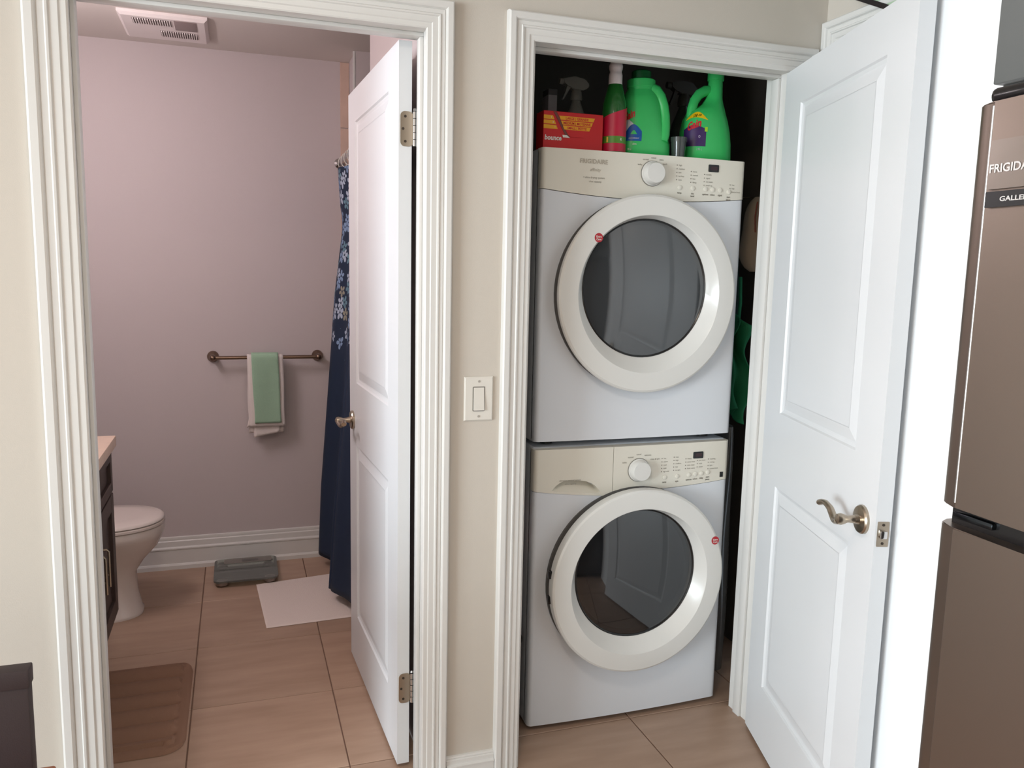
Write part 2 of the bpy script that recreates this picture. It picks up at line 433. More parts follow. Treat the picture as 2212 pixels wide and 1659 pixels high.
# rotating (1,0)->(-.044,.999) sends local +y to (-.999,-.044): the hall face is at y = T
OFF[d1.name] = Vector()
door_slab(d1, .755, 2.03, DT)
def hinge_inv(root, z, T):
    h = obj('hinge', B().prism(rrect(.034, .09, .012, cx=.014, cy=z), -.0022, .0006, 'x'), NICKEL, root, world=False)
    k = B()
    for i in range(5): k.lathe([(.0058, z-.045+.018*i+.0008), (.0058, z-.045+.018*(i+1)-.0008)], (-.004, -.007, 0), n=12)
    k.lathe([(.003, z+.045), (.005, z+.047), (.0035, z+.053)], (-.004, -.007, 0), n=10)
    obj('knuckle', k, CHROME, h, world=False)
    for yy, zz in ((.018, z+.032), (.024, z), (.018, z-.032)):
        obj('screw', B().lathe([(.0036, -.0034), (.0036, -.001)], (0, yy, zz), 'x', 10), SCREW, h, world=False)
for z in (1.807, .235): hinge_inv(d1, z, DT)
lever(d1, .69, .905, DT, 1, -1)
lever(d1, .69, .905, 0, -1, -1)
latch(d1, .755, DT, .905)

# closet door: hinged on the right jamb, swung out into the hall
d2 = thing('door_2', (1.006, -.004, .012), 'white two-panel door swung out from the laundry closet', 'door', kind='structure')
OFF[d2.name] = Vector()
a2 = math.radians(-107.2); d2.rotation_euler = (0, 0, a2)
# local u -> (cos a2, sin a2); local +y -> (-sin a2, cos a2) = (+.96,-.27): hall side; closet face (seen) is y = 0
door_slab(d2, .75, 2.03, DT)
lever(d2, .69, .90, 0, -1, -1)
latch(d2, .75, DT, .885)
for z in (1.8, 1.05, .23): hinge(d2, z, DT)

# folding doors on the right wall
d3 = thing('door_3', (XR, -.35, 0), 'flat white folding closet door in the recess on the right', 'door', kind='structure')
for y0, y1 in ((-.346, -.078), (-.624, -.354)):
    obj('leaf', B().box(XR+.002, XR+.034, y0, y1, .012, 2.105, .002), DOORW, d3)
obj('top_track', B().box(XR+.004, XR+.03, RO[0], RO[1], 2.108, 2.125), NICKEL, d3)
obj('inside_lining', B().box(XR+.09, XR+.1, RO[0], RO[1], 0, RZ), CLOSET_SHADE, d3)
for z in (2.06, 1.2, .3): obj('fold_hinge', B().lathe([(.004, z-.03), (.004, z+.03)], (XR+.001, -.350, 0), n=10), NICKEL, d3)

# ------------------------------------------------------------------ light switch
s = thing('light_switch', (.083, 0, 1.108), 'white rocker light switch between the two doorways', 'switch')
SWW = mat('switch_white', lin(222, 218, 210), .35)
b = B(); cxs, czs = .083, 1.108
out = [(-.0405, -.0605), (.0405, -.0605), (.0405, .0605), (-.0405, .0605)]; inn = [(q[0]*.92, q[1]*.945) for q in out]
b.face([(cxs+x, -.0065, czs+z) for x, z in inn])
for i in range(4):
    j = (i+1) % 4
    b.face([(cxs+out[i][0], 0, czs+out[i][1]), (cxs+out[j][0], 0, czs+out[j][1]), (cxs+out[j][0], -.003, czs+out[j][1]), (cxs+out[i][0], -.003, czs+out[i][1])])
    b.face([(cxs+out[i][0], -.003, czs+out[i][1]), (cxs+out[j][0], -.003, czs+out[j][1]), (cxs+inn[j][0], -.0065, czs+inn[j][1]), (cxs+inn[i][0], -.0065, czs+inn[i][1])])
obj('wall_plate', b, SWW, s, smooth=0)
obj('rocker_frame', B().prism(rrect(.0345, .0675, .003, cx=cxs, cy=czs), -.0068, -.0072), mat('switch_gap', lin(120, 116, 110), .6), s)
rk = obj('rocker', B().prism([(-.0072, czs-.031), (-.0125, czs-.031), (-.0078, czs+.031), (-.0072, czs+.031)], cxs-.0145, cxs+.0145, 'x'), SWW, s, smooth=0)
for dz in (.048, -.048): obj('screw', B().lathe([(.0032, -.0078), (.0032, -.006)], (cxs, 0, czs+dz), 'y', 12), mat('switch_screw', lin(170, 165, 158), .4), s)

# ------------------------------------------------------------------ washer and dryer
WX, WYF = .655, .154
def appliance(name, label, cat, z0, z1, ringz, ringy, zedge, dip, dryer):
    r = thing(name, (WX, WYF, z0), label, cat)
    L = lambda x, y, z: (WX+x, WYF+y, z)
    hwid = .343
    b = B().box(WX-hwid, WX+hwid, WYF+.03, WYF+.74, z0+.012, z1, .010, 3)
    obj('cabinet', b, APPW, r)
    for sx in (-1, 1):
        for yy in (.08, .66): obj('foot', B().lathe([(.02, z0), (.02, z0+.006), (.012, z0+.008), (.012, z0+.016)], L(sx*.28, yy, 0), n=16), BLACK, r)
    zb = lambda x: zedge - dip*(1-(x/hwid)**2)
    # front skin below the control panel, rounded at its outer edges
    def skin(zlo, zhi, x0, x1, depth, mtl, nm, nx=24):
        b = B(); R = .014
        def dy(x):
            e = hwid-abs(x)
            return depth + (R - math.sqrt(max(0, R*R-(R-e)**2)) if e < R else 0) + .010*(x/hwid)**2
        xs = [x0+(x1-x0)*i/nx for i in range(nx+1)]
        for e in (R, R*.7, R*.4, R*.2, R*.05):
            for s_ in (-1, 1):
                q = s_*(hwid-e)
                if x0 < q < x1: xs.append(q)
        xs = sorted(set(xs))
        top = [b.bm.verts.new(L(x, dy(x), zhi(x))) for x in xs]; bot = [b.bm.verts.new(L(x, dy(x), zlo(x))) for x in xs]
        tb2 = [b.bm.verts.new(L(x, .045, zhi(x))) for x in xs]; bb2 = [b.bm.verts.new(L(x, .045, zlo(x))) for x in xs]
        for i in range(len(xs)-1):
            b.bm.faces.new([bot[i], bot[i+1], top[i+1], top[i]]); b.bm.faces.new([top[i], top[i+1], tb2[i+1], tb2[i]]); b.bm.faces.new([bot[i], bot[i+1], bb2[i+1], bb2[i]])
        b.bm.faces.new([bot[0], top[0], tb2[0], bb2[0]]); b.bm.faces.new([bot[-1], top[-1], tb2[-1], bb2[-1]])
        return obj(nm, b, mtl, r, smooth=30)
    skin(lambda x: z0+.018, lambda x: zb(x)-.0012, -hwid, hwid, 0, APPW, 'front_panel')
    fy = lambda x: .010*(x/hwid)**2
    def drawer(sp):
        """drawer front with the scooped finger grip near its lower edge"""
        b = B(); R = .014; x0, x1 = -hwid, sp-.0008; gx, gw, gh, gd = -.203, .082, .038, .032
        xs = sorted(set([x0+(x1-x0)*i/64 for i in range(65)] + [-(hwid-e) for e in (R, R*.7, R*.4, R*.2, R*.05)]))
        zlo = lambda x: zb(x)+.0006 - .012*(x+hwid)/(hwid+sp)
        zhi = lambda x: z1-.004
        def base(x):
            e = hwid-abs(x); return -.002 + (R - math.sqrt(max(0, R*R-(R-e)**2)) if e < R else 0) + .010*(x/hwid)**2
        rows = []
        for x in xs:
            a = (x-gx)/gw; hgt = gh*(1-abs(a)**3.2) if abs(a) < 1 else 0.0; zg = zlo(x)+.007
            col = [(zlo(x), .045), (zlo(x), base(x)), (zg, base(x))]
            for k in range(1, 9):
                t = k/8; col.append((zg+max(hgt, .0004)*t, base(x)+gd*min(1, hgt/.02)*t**.8))
            col.append((zg+max(hgt, .0004)+.0006, base(x)))
            for k in range(1, 4): col.append((zg+hgt+.001+(zhi(x)-zg-hgt-.001)*k/3, base(x)))
            col.append((zhi(x), .045)); rows.append([b.bm.verts.new(L(x, d, z)) for z, d in col])
        for A, C in zip(rows, rows[1:]):
            for k in range(len(A)-1): b.bm.faces.new([A[k], C[k], C[k+1], A[k+1]])
        b.bm.faces.new(rows[0]); b.bm.faces.new(rows[-1])
        return obj('detergent_drawer', b, CREAM, r, smooth=30)
    if dryer:
        cp = skin(lambda x: zb(x)+.0006, lambda x: z1-.002, -hwid, hwid, -.002, CREAM, 'control_panel')
    else:
        sp = -.083
        dr = drawer(sp)
        cp = skin(lambda x: zb(x)+.0006, lambda x: z1-.004, sp+.0008, hwid, -.002, CREAM, 'control_panel')
    # ----- round door
    yo = ringy
    dz = ringz
    obj('ring_gap_collar', B().lathe([(.2965, .006), (.2965, -.004), (.286, -.006), (.286, yo+.018)], L(0, 0, dz), 'y', 72, cap=False), RINGGAP, r)  # dark collar painted in for the shadow gap between ring and body
    up = .018; zg = dz+up           # the window sits a little above the ring's centre
    yk = yo+(.018 if dryer else .034)
    rp = [(.288, yk+.003, 0), (.298, yk, 0), (.300, yo+.009, 0), (.298, yo+.003, 0), (.292, yo-.001, 0), (.270, yo-.003, 0), (.2385, yo-.003, 0), (.2365, yo-.0012, .0004), (.224, yo+.018, .009), (.2105, yo+.036, up), (.209, yo+.044, up)]
    ring = B(); prev = None
    for rr_, yy_, uu_ in rp:
        cur_ = [ring.bm.verts.new(L(rr_*math.cos(2*PI*k/96), yy_, dz+uu_+rr_*math.sin(2*PI*k/96))) for k in range(96)]
        if prev:
            for k in range(96): ring.bm.faces.new([prev[k], prev[(k+1) % 96], cur_[(k+1) % 96], cur_[k]])
        prev = cur_
    rg = obj('door_ring', ring, RINGW, r, smooth=26)
    obj('window_rim', B().lathe([(.2115, yo+.035), (.2085, yo+.0335), (.2055, yo+.036), (.2055, yo+.044)], L(0, 0, zg), 'y', 72, cap=False), BLACK, rg)
    gy = [(.2065*math.sin(PI/2*(1-k/12)), yo+.037-.018*(1-(math.sin(PI/2*(1-k/12)))**2)) for k in range(12)] + [(0, yo+.019)]
    gl_ = B().lathe(gy, L(0, 0, zg), 'y', 72, cap=False); bmesh.ops.remove_doubles(gl_.bm, verts=gl_.bm.verts[:], dist=1e-6)
    obj('door_glass', gl_, WINDOWD if dryer else WINDOWG, rg, smooth=60)
    if dryer:
        obj('inner_pane', B().lathe([(0, .060), (.17, .060), (.178, .055), (.186, .02), (.205, yo+.045)], L(0, 0, zg), 'y', 64, cap=False), mat('dryer_inner_dark', lin(52, 54, 57), .3), rg)
    else:
        obj('glass_bowl', B().lathe([(.205, yo+.045), (.180, .03), (.172, .045), (.165, .10), (.12, .135), (0, .145)], L(0, 0, zg), 'y', 64, cap=False), glassy('bowl_glass', lin(150, 155, 160), .04, .12, .5), rg, smooth=60)
        db = B().lathe([(.206, yo+.046), (.2065, .05), (.24, .06), (.25, .36), (.23, .40), (.08, .41), (.06, .39), (0, .385)], L(0, 0, zg), 'y', 64, cap=False)
        dm = obj('drum', db, DRUM, r, smooth=60)
        for k in range(3):
            a = PI/2 + k*2*PI/3; t = bmesh.new(); bmesh.ops.create_cube(t, size=1)
            bmesh.ops.transform(t, matrix=Matrix.Translation(L(.225*math.cos(a), .22, dz+.225*math.sin(a))) @ Matrix.Rotation(-a, 4, 'Y') @ Matrix.Diagonal((.06, .26, .03, 1)), verts=t.verts[:])
            q = B(); q.merge(t); obj('drum_paddle', q, DRUM, dm)
        for zz in (.045, -.035):
            obj('door_hinge', B().box(WX-.303, WX-.288, WYF+yo+.020, WYF+yo+.038, dz+zz-.012, dz+zz+.012, .002), BLACK, rg)
    # round red sticker
    sx, sz = (-.179, .165) if dryer else (.262, .115)
    st = obj('sticker', B().lathe([(.0135, 0), (.0135, -.0012), (0, -.0012)], L(sx, yo-.0022, dz+sz), 'y', 28), mat('sticker_red', lin(176, 30, 44), .35), r)
    st.scale = (1, 1, 1)
    tx = B()
    for k, q in enumerate(('Extra', 'Care', 'Fit')[:2]): put_text(tx, q, .008, lambda u, v, k=k: L(sx+u, yo-.0038, dz+sz+.0005-.008*k+v), align='CENTER', bold=.0002)
    obj('sticker_print', tx, WHITEP, st)
    # ----- controls
    kx, kz = (.008, z1-.058) if dryer else (.006, z1-.082)
    F = lambda x, d=0.0: -.0024 + fy(x) - d
    kb = obj('dial', B().lathe([(.0365, F(kx)), (.0365, F(kx, .004)), (.0335, F(kx, .006)), (.032, F(kx, .022)), (.029, F(kx, .027)), (0, F(kx, .028))], L(kx, 0, kz), 'y', 48), RINGW, r)
    obj('dial_seam', B().lathe([(.038, F(kx)), (.038, F(kx, .0012)), (0, F(kx, .0012))], L(kx, 0, kz), 'y', 48), mat('dial_seam_grey', lin(120, 116, 108), .5), kb)
    ddx, ddz = (.222, z1-.030) if dryer else (.222, z1-.046)
    ds = obj('display', B().prism([(WX+u, v) for u, v in rrect(.037, .022, .003, cx=ddx, cy=ddz)], WYF+F(ddx)-.0012, WYF+F(ddx)+.002), BLACK, r)
    obj('display_window', B().prism([(WX+u, v) for u, v in rrect(.024, .011, .001, cx=ddx+.001, cy=ddz)], WYF+F(ddx)-.0016, WYF+F(ddx)-.001), mat('display_segments', lin(52, 30, 34), .3), ds)
    tx = B(); P = lambda x0, zz, ka=1: (lambda u, v: L(x0+u, F(x0+u, .0006), zz+v))
    if dryer:
        sv = B(); put_text(sv, 'FRIGIDAIRE', .0175, P(-.228, z1-.040), bold=.0004, xs=1.0); put_text(sv, 'affinity', .013, P(-.196, z1-.062), shear=.25)
        obj('brand_lettering', sv, SILVERINK, cp)
        put_text(tx, '\u2022 ultra drying system', .0082, P(-.216, z1-.083)); put_text(tx, 'ultra capacity', .0075, P(-.198, z1-.094))
        cyc = ((-.050, .022, 'bulky'), (-.034, .038, 'normal'), (-.006, .044, 'casual'), (.022, .040, 'jeans'), (.034, .028, 'quick'))
        cols = [(.098, -.030, ('high', 'medium', 'low', 'no heat', 'auto')), (.148, -.046, ('more', 'normal', 'less', 'damp')), (.196, -.052, ('wrinkle', 'signal', 'anti static', 'touch up')), (.292, -.078, ('low', 'high', 'control lock'))]
        btn = ((.104, -.094), (.150, -.094), (.196, -.094), (.222, -.094), (.250, -.094), (.282, -.098)); names = ('temp', 'dry level', 'options', 'select', 'signal', 'start pause')
    else:
        put_text(tx, 'vibration control system', .0072, P(-.262, z1-.105)); put_text(tx, 'ultra capacity', .0072, P(-.244, z1-.116))
        cyc = ((-.058, .024, 'bulky'), (-.040, .040, 'normal'), (-.010, .048, 'casual'), (.018, .044, 'delicates'), (.040, .030, 'rinse & spin'))
        cols = [(.094, -.052, ('hot', 'warm', 'cool', 'cold', 'tap cold')), (.138, -.050, ('max', 'high', 'medium', 'low', 'no spin')), (.182, -.058, ('heavy', 'extra rinse', 'stain clean', 'fresh water')), (.226, -.066, ('pre wash', 'soak', 'steam')), (.268, -.064, ('washing', 'rinsing', 'spin', 'control lock'))]
        btn = ((.100, -.112), (.146, -.112), (.190, -.110), (.214, -.109), (.238, -.108), (.262, -.106)); names = ('temp', 'spin', 'options', 'select', 'delay', 'start pause')
    for ax, az, q in cyc: put_text(tx, q, .0070, P(kx+ax, kz+az))
    for x0, zo, ws in cols:
        for i, q in enumerate(ws):
            zz = z1+zo-.0108*i
            tx.lathe([(.0017, 0), (0, -.0004)], L(x0-.006, F(x0, .0006), zz+.002), 'y', 8); put_text(tx, q, .0066, P(x0, zz))
    for (bx, bz), nmx in zip(btn, names):
        obj('button', B().lathe([(.0075, F(bx)), (.0075, F(bx, .0015)), (.006, F(bx, .0024)), (0, F(bx, .0024))], L(bx, 0, z1+bz), 'y', 20), CREAM, cp)
        w_ = nmx.split()
        for i, q in enumerate(w_): put_text(tx, q, .0072, P(bx, z1+bz-.018-.008*i), align='CENTER', bold=.0002)
    stuffed(obj('panel_print', tx, INK, cp))
    if not dryer:
        e = obj('energy_mark', B().prism([(WX+u, v) for u, v in rrect(.012, .017, .0005, cx=.316, cy=z1-.117)], WYF+F(.316)-.0008, WYF+F(.316)), BLACK, r)
        q = B(); put_text(q, '*', .013, P(.3125, z1-.125)); obj('energy_print', q, WHITEP, e)
    return r
appliance('washing_machine', 'white front-load washer at the bottom of the closet stack', 'washer', .0, .921, .4895, -.060, .787, .016, False)
appliance('clothes_dryer', 'white dryer stacked on top of the front-load washer', 'dryer', .924, 1.812, 1.391, -.040, 1.694, .020, True)

# ------------------------------------------------------------------ things on top of the dryer
ZT = 1.812
# red carton of dryer sheets
r = thing('dryer_sheet_box', (.422, .255, ZT), 'red cardboard carton with yellow stripes, on the dryer', 'box')
bx0, bx1, by0, bz1 = .327, .517, .2, 1.920
obj('carton', B().box(bx0, bx1, by0, by0+.06, ZT, bz1, .0008, 1), RED, r)
fl_ = B().prism([(bx0+.040, bz1-.002), (bx0+.165, bz1-.002), (bx0+.137, bz1-.062), (bx0+.128, bz1-.070), (bx0+.086, bz1-.070), (bx0+.077, bz1-.064)], by0-.0022, by0-.0004)
flp = obj('tear_flap', fl_, RED, r, smooth=0)
slot = B().prism([(bx0+.030, bz1-.001), (bx0+.040, bz1-.002), (bx0+.084, bz1-.071), (bx0+.072, bz1-.071)], by0-.0012, by0-.0002)
obj('flap_gap', slot, mat('carton_inside', lin(120, 70, 64), .8), r, smooth=0)
obj('carton_lining', B().prism([(bx0+.060, bz1-.066), (bx0+.074, bz1-.066), (bx0+.084, bz1-.073), (bx0+.062, bz1-.073)], by0-.0016, by0-.0002), WHITEP, r, smooth=0)
ys = B(); yt = B(); wt = B()
for i, q in enumerate(('LARGE | GRANDE', 'MEDIUM | MOYENNE', 'SMALL | PETITE')):
    z_ = bz1-.018-.0135*i; k = .0062*i
    ys.prism([(bx0+.0005, z_-.0055), (bx0+.034+k*.9, z_-.0055), (bx0+.029+k*.9, z_+.0055), (bx0+.0005, z_+.0055)], by0-.0006, by0-.0001)
    ys.prism([(bx0+.0525+k, z_-.0055), (bx0+.1575-k, z_-.0055), (bx0+.1620-k, z_+.0055), (bx0+.0475+k, z_+.0055)], by0-.0028, by0-.0021)
    put_text(yt, q, .0098, lambda u, v, z_=z_: (bx0+.105+u, by0-.0031, z_-.0036+v), align='CENTER', bold=.0003, xs=.95)
    put_text(wt, '%d' % (3-i), .007, lambda u, v, z_=z_, k=k: (bx0+.022+k+u, by0-.0009, z_-.002+v))
put_text(wt, 'bounce', .0195, lambda u, v: (bx0+.004+u, by0-.0007, bz1-.082+v), shear=.12, bold=.0006, xs=.92)
obj('carton_stripes', ys, YELLOW, r, smooth=0); obj('stripe_print', yt, RED, r, smooth=0); stuffed(obj('carton_print', wt, WHITEP, r, smooth=0))

# dish-soap bottle with a red label and white cap
r = thing('cleaner_bottle', (.566, .228, ZT), 'slim clear green bottle with red label and white cap', 'bottle')
cx, cy = .566, .228
GREENG = glassy('green_bottle_glass', lin(40, 130, 52), .05, .5)
prof = [(0, ZT), (.034, ZT), (.0375, ZT+.006), (.0375, ZT+.125), (.035, ZT+.150), (.026, ZT+.185), (.0205, ZT+.205), (.019, ZT+.216)]
obj('bottle_body', B().lathe(prof, (cx, cy, 0), n=36, cap=False), GREENG, r, smooth=60)
obj('liquid', B().lathe([(0, ZT+.003), (.0345, ZT+.004), (.0350, ZT+.120), (.0325, ZT+.15), (.0265, ZT+.172), (0, ZT+.172)], (cx, cy, 0), n=28), mat('green_liquid', lin(26, 120, 40), .2), r, smooth=60)
lb = B()
def lab(z0, zf, rr, a0=PI*1.02, a1=PI*1.98, n=24):
    def fn(u, v):
        a = a0+(a1-a0)*u; z = z0+(zf(u)-z0)*v
        return (cx+rr*math.cos(a), cy+rr*math.sin(a), z)
    return fn
lb.grid(lab(ZT+.006, lambda u: ZT+.03, .0380), 24, 1); lb.grid(lab(ZT+.0505, lambda u: ZT+.104+.040*u, .0380), 24, 3)
lo_ = obj('label', lb, mat('label_crimson', lin(190, 24, 60), .4), r, smooth=60)
gb = B(); gb.grid(lab(ZT+.030, lambda u: ZT+.0505, .0381), 24, 1); obj('label_band', gb, mat('label_green', lin(86, 140, 44), .4), lo_, smooth=60)
g2 = B(); put_text(g2, 'R', .012, lambda u, v: (cx+.0384*math.sin(u/.038+.1), cy-.0384*math.cos(u/.038+.1), ZT+.037+v)); obj('label_mark', g2, WHITEP, lo_)
g2 = B(); g2.grid(lambda u, v: (cx+.0384*math.cos(PI*1.18+.14*u), cy+.0384*math.sin(PI*1.18+.14*u), ZT+.032+.016*v), 4, 1); obj('label_drop', g2, mat('label_yellow', lin(240, 200, 90), .3), lo_)
cp = B().lathe([(.0205, ZT+.205), (.0205, ZT+.232), (.0190, ZT+.238), (.0175, ZT+.242), (.0200, ZT+.250), (.0210, ZT+.258), (.0180, ZT+.268), (.010, ZT+.272), (0, ZT+.2725)], (cx, cy, 0), n=32)
obj('cap', cp, mat('cap_white', lin(226, 214, 216), .4), r, smooth=50)

def zlerp(secs, z):
    for q0, q1 in zip(secs, secs[1:]):
        if q0[0] <= z <= q1[0]:
            t = (z-q0[0])/(q1[0]-q0[0]); return (z,) + tuple(a+(c_-a)*t for a, c_ in zip(q0[1:], q1[1:]))
    return secs[-1]
def decal(b, secs, a0, a1, z0f, z1f, nu=16, nv=8, off=.0007):
    def fn(u, v):
        a = a0+(a1-a0)*u; z = z0f(u)+(z1f(u)-z0f(u))*v
        return sec_pt(zlerp(secs, z), a, off)
    b.grid(fn, nu, nv)
def decal_text(b, secs, body, size, a, z, scale=.06, rise=0, **k):
    put_text(b, body, size, lambda u, v: sec_pt(zlerp(secs, z+v+rise*u), a+u/scale, .0011), **k)
# first detergent jug: handle on its right side, label turned to the left
r = thing('detergent_jug', (.684, .27, ZT), 'green detergent jug with side handle and blue wave label', 'detergent jug', group='green jugs on the dryer')
jx, jy = .690, .275
S1 = [(ZT, jx, jy, .078, .050, 3.2), (ZT+.006, jx, jy, .084, .056, 3.2), (ZT+.035, jx, jy, .084, .056, 3.2), (ZT+.060, jx-.002, jy, .080, .056, 3), (ZT+.080, jx-.006, jy, .074, .055, 2.8),
      (ZT+.12, jx-.010, jy, .066, .052, 2.6), (ZT+.165, jx-.012, jy, .060, .048, 2.4), (ZT+.190, jx-.012, jy, .054, .044, 2.2), (ZT+.205, jx-.013, jy, .045, .040, 2), (ZT+.212, jx-.014, jy, .042, .040, 2)]
obj('jug_body', B().loft(S1, 40), JUG, r, smooth=60)
obj('pour_neck', B().lathe([(.042, ZT+.205), (.042, ZT+.213), (.044, ZT+.215), (.044, ZT+.236), (.040, ZT+.239), (0, ZT+.239)], (jx-.014, jy, 0), n=36), JUG, r, smooth=40)
obj('cap', B().lathe([(.030, ZT+.238), (.030, ZT+.262), (.027, ZT+.265), (0, ZT+.265)], (jx-.014, jy, 0), n=32), mat('cap_green', lin(14, 92, 46), .4), r, smooth=40)
obj('handle', B().tube([(jx+.006, jy-.026, ZT+.212), (jx+.026, jy-.028, ZT+.205), (jx+.041, jy-.030, ZT+.188), (jx+.050, jy-.033, ZT+.162), (jx+.055, jy-.036, ZT+.130), (jx+.055, jy-.040, ZT+.100), (jx+.052, jy-.044, ZT+.074), (jx+.046, jy-.046, ZT+.052)], [.013, .0135, .0125, .012, .012, .012, .0125, .012], 14, flat=1.3), JUG, r, smooth=60)
seam = B(); seam.tube([(jx+.074, jy-.040, ZT+.004), (jx+.074, jy-.040, ZT+.04), (jx+.068, jy-.041, ZT+.066), (jx+.066, jy-.045, ZT+.095)], .0009, 6); obj('level_strip', seam, mat('level_strip_dark', lin(20, 70, 40), .5), r)
A0 = PI*1.02; LBW = mat('label_white', lin(210, 214, 222), .45); LBLUE = mat('label_blue', lin(18, 84, 168), .4); LRED = mat('label_red', lin(206, 32, 44), .4); LPURP = mat('label_purple', lin(60, 34, 92), .4); LYEL = mat('label_yellow2', lin(232, 190, 20), .4)
q = B(); decal(q, S1, PI*1.0, PI*1.42, lambda u: ZT+.048, lambda u: ZT+.048+.052*math.sin(PI*(.25+.72*u))+.012); L1 = obj('label', q, LBW, r, smooth=60)
q = B(); decal(q, S1, PI*1.16, PI*1.425, lambda u: ZT+.046, lambda u: ZT+.066+.030*math.sin(PI*(.1+.8*u)), off=.001); obj('label_wave', q, LBLUE, L1, smooth=60)
q = B(); decal(q, S1, PI*1.25, PI*1.36, lambda u: ZT+.066, lambda u: ZT+.066+.012*math.sin(PI*u), off=.0014); obj('label_wave_eye', q, JUG, L1, smooth=60)
q = B(); decal_text(q, S1, 'Gain', .034, PI*1.07, ZT+.104, .085, .25, bold=.0012); obj('label_brand', q, LRED, L1)
q = B(); decal_text(q, S1, 'ultra', .010, PI*1.3, ZT+.034, .09); decal_text(q, S1, '2.95 L  100 oz', .009, PI*1.12, ZT+.018, .1); decal_text(q, S1, 'LIQUID DETERGENT', .006, PI*1.22, ZT+.052, .1); stuffed(obj('label_print', q, WHITEP, L1))
# second jug: handle on its left side, tall neck on the right
r = thing('detergent_jug', (.905, .28, ZT), 'green detergent jug with tall neck and purple label, rightmost on the dryer', 'detergent jug', group='green jugs on the dryer')
kx_, ky = .917, .28
S2 = [(ZT, kx_, ky, .078, .050, 3.2), (ZT+.006, kx_, ky, .083, .056, 3.2), (ZT+.06, kx_-.001, ky, .083, .056, 3), (ZT+.10, kx_-.003, ky, .080, .055, 2.8), (ZT+.135, kx_-.004, ky, .073, .052, 2.6),
      (ZT+.158, kx_-.002, ky, .064, .048, 2.4), (ZT+.172, kx_+.010, ky, .049, .043, 2.2), (ZT+.186, kx_+.019, ky, .036, .036, 2), (ZT+.205, kx_+.024, ky, .027, .030, 2), (ZT+.235, kx_+.027, ky, .0235, .026, 2), (ZT+.262, kx_+.028, ky, .0225, .0225, 2)]
obj('jug_body', B().loft(S2, 40), JUG, r, smooth=60)
obj('cap', B().lathe([(.026, ZT+.262), (.026, ZT+.296), (.023, ZT+.300), (0, ZT+.300)], (kx_+.028, ky, 0), n=32), JUG, r, smooth=40)
obj('handle', B().tube([(kx_+.012, ky, ZT+.232), (kx_-.010, ky-.002, ZT+.228), (kx_-.034, ky-.004, ZT+.214), (kx_-.050, ky-.005, ZT+.192), (kx_-.057, ky-.006, ZT+.168), (kx_-.058, ky-.005, ZT+.140)], [.011, .0125, .0125, .0125, .013, .014], 14, flat=1.3), JUG, r, smooth=60)
q = B(); decal(q, S2, PI*1.02, PI*1.43, lambda u: ZT+.046, lambda u: ZT+.100+.012*math.sin(PI*u)); L2 = obj('label', q, LPURP, r, smooth=60)
q = B(); decal(q, S2, PI*1.04, PI*1.44, lambda u: ZT+.128+.008*math.sin(PI*u), lambda u: ZT+.130+.024*math.sin(PI*u), off=.001); obj('label_arch', q, LYEL, L2, smooth=60)
q = B(); decal_text(q, S2, '100 oz', .013, PI*1.18, ZT+.136, .075, .12, bold=.0003); obj('label_arch_print', q, BLACK, L2)
q = B(); decal_text(q, S2, 'Gain', .036, PI*1.10, ZT+.094, .085, .22, bold=.0012); obj('label_brand', q, LRED, L2)
q = B(); decal_text(q, S2, '2.95 L', .010, PI*1.30, ZT+.034, .09); decal_text(q, S2, 'o', .018, PI*1.32, ZT+.072, .09); stuffed(obj('label_print', q, mat('label_lilac', lin(190, 180, 200), .4), L2))
q = B(); decal(q, S2, PI*1.41, PI*1.445, lambda u: ZT+.092, lambda u: ZT+.106, 4, 3, .0012); obj('label_lime_dot', q, mat('label_lime', lin(170, 220, 40), .4), L2)
# dosing cup between the jugs
r = thing('measuring_cup', (.79, .225, ZT), 'small clear grey plastic cup between the green jugs', 'cup')
CUPM = glassy('cup_plastic', lin(110, 118, 116), .12, .35)
obj('cup_wall', B().lathe([(0, ZT), (.020, ZT), (.0255, ZT+.066), (.0245, ZT+.066), (.019, ZT+.003)], (.789, .225, 0), n=12), CUPM, r)
obj('pouring_tab', B().lathe([(.0262, ZT+.052), (.0268, ZT+.066)], (.789, .225, 0), n=12, cap=False), CUPM, r)
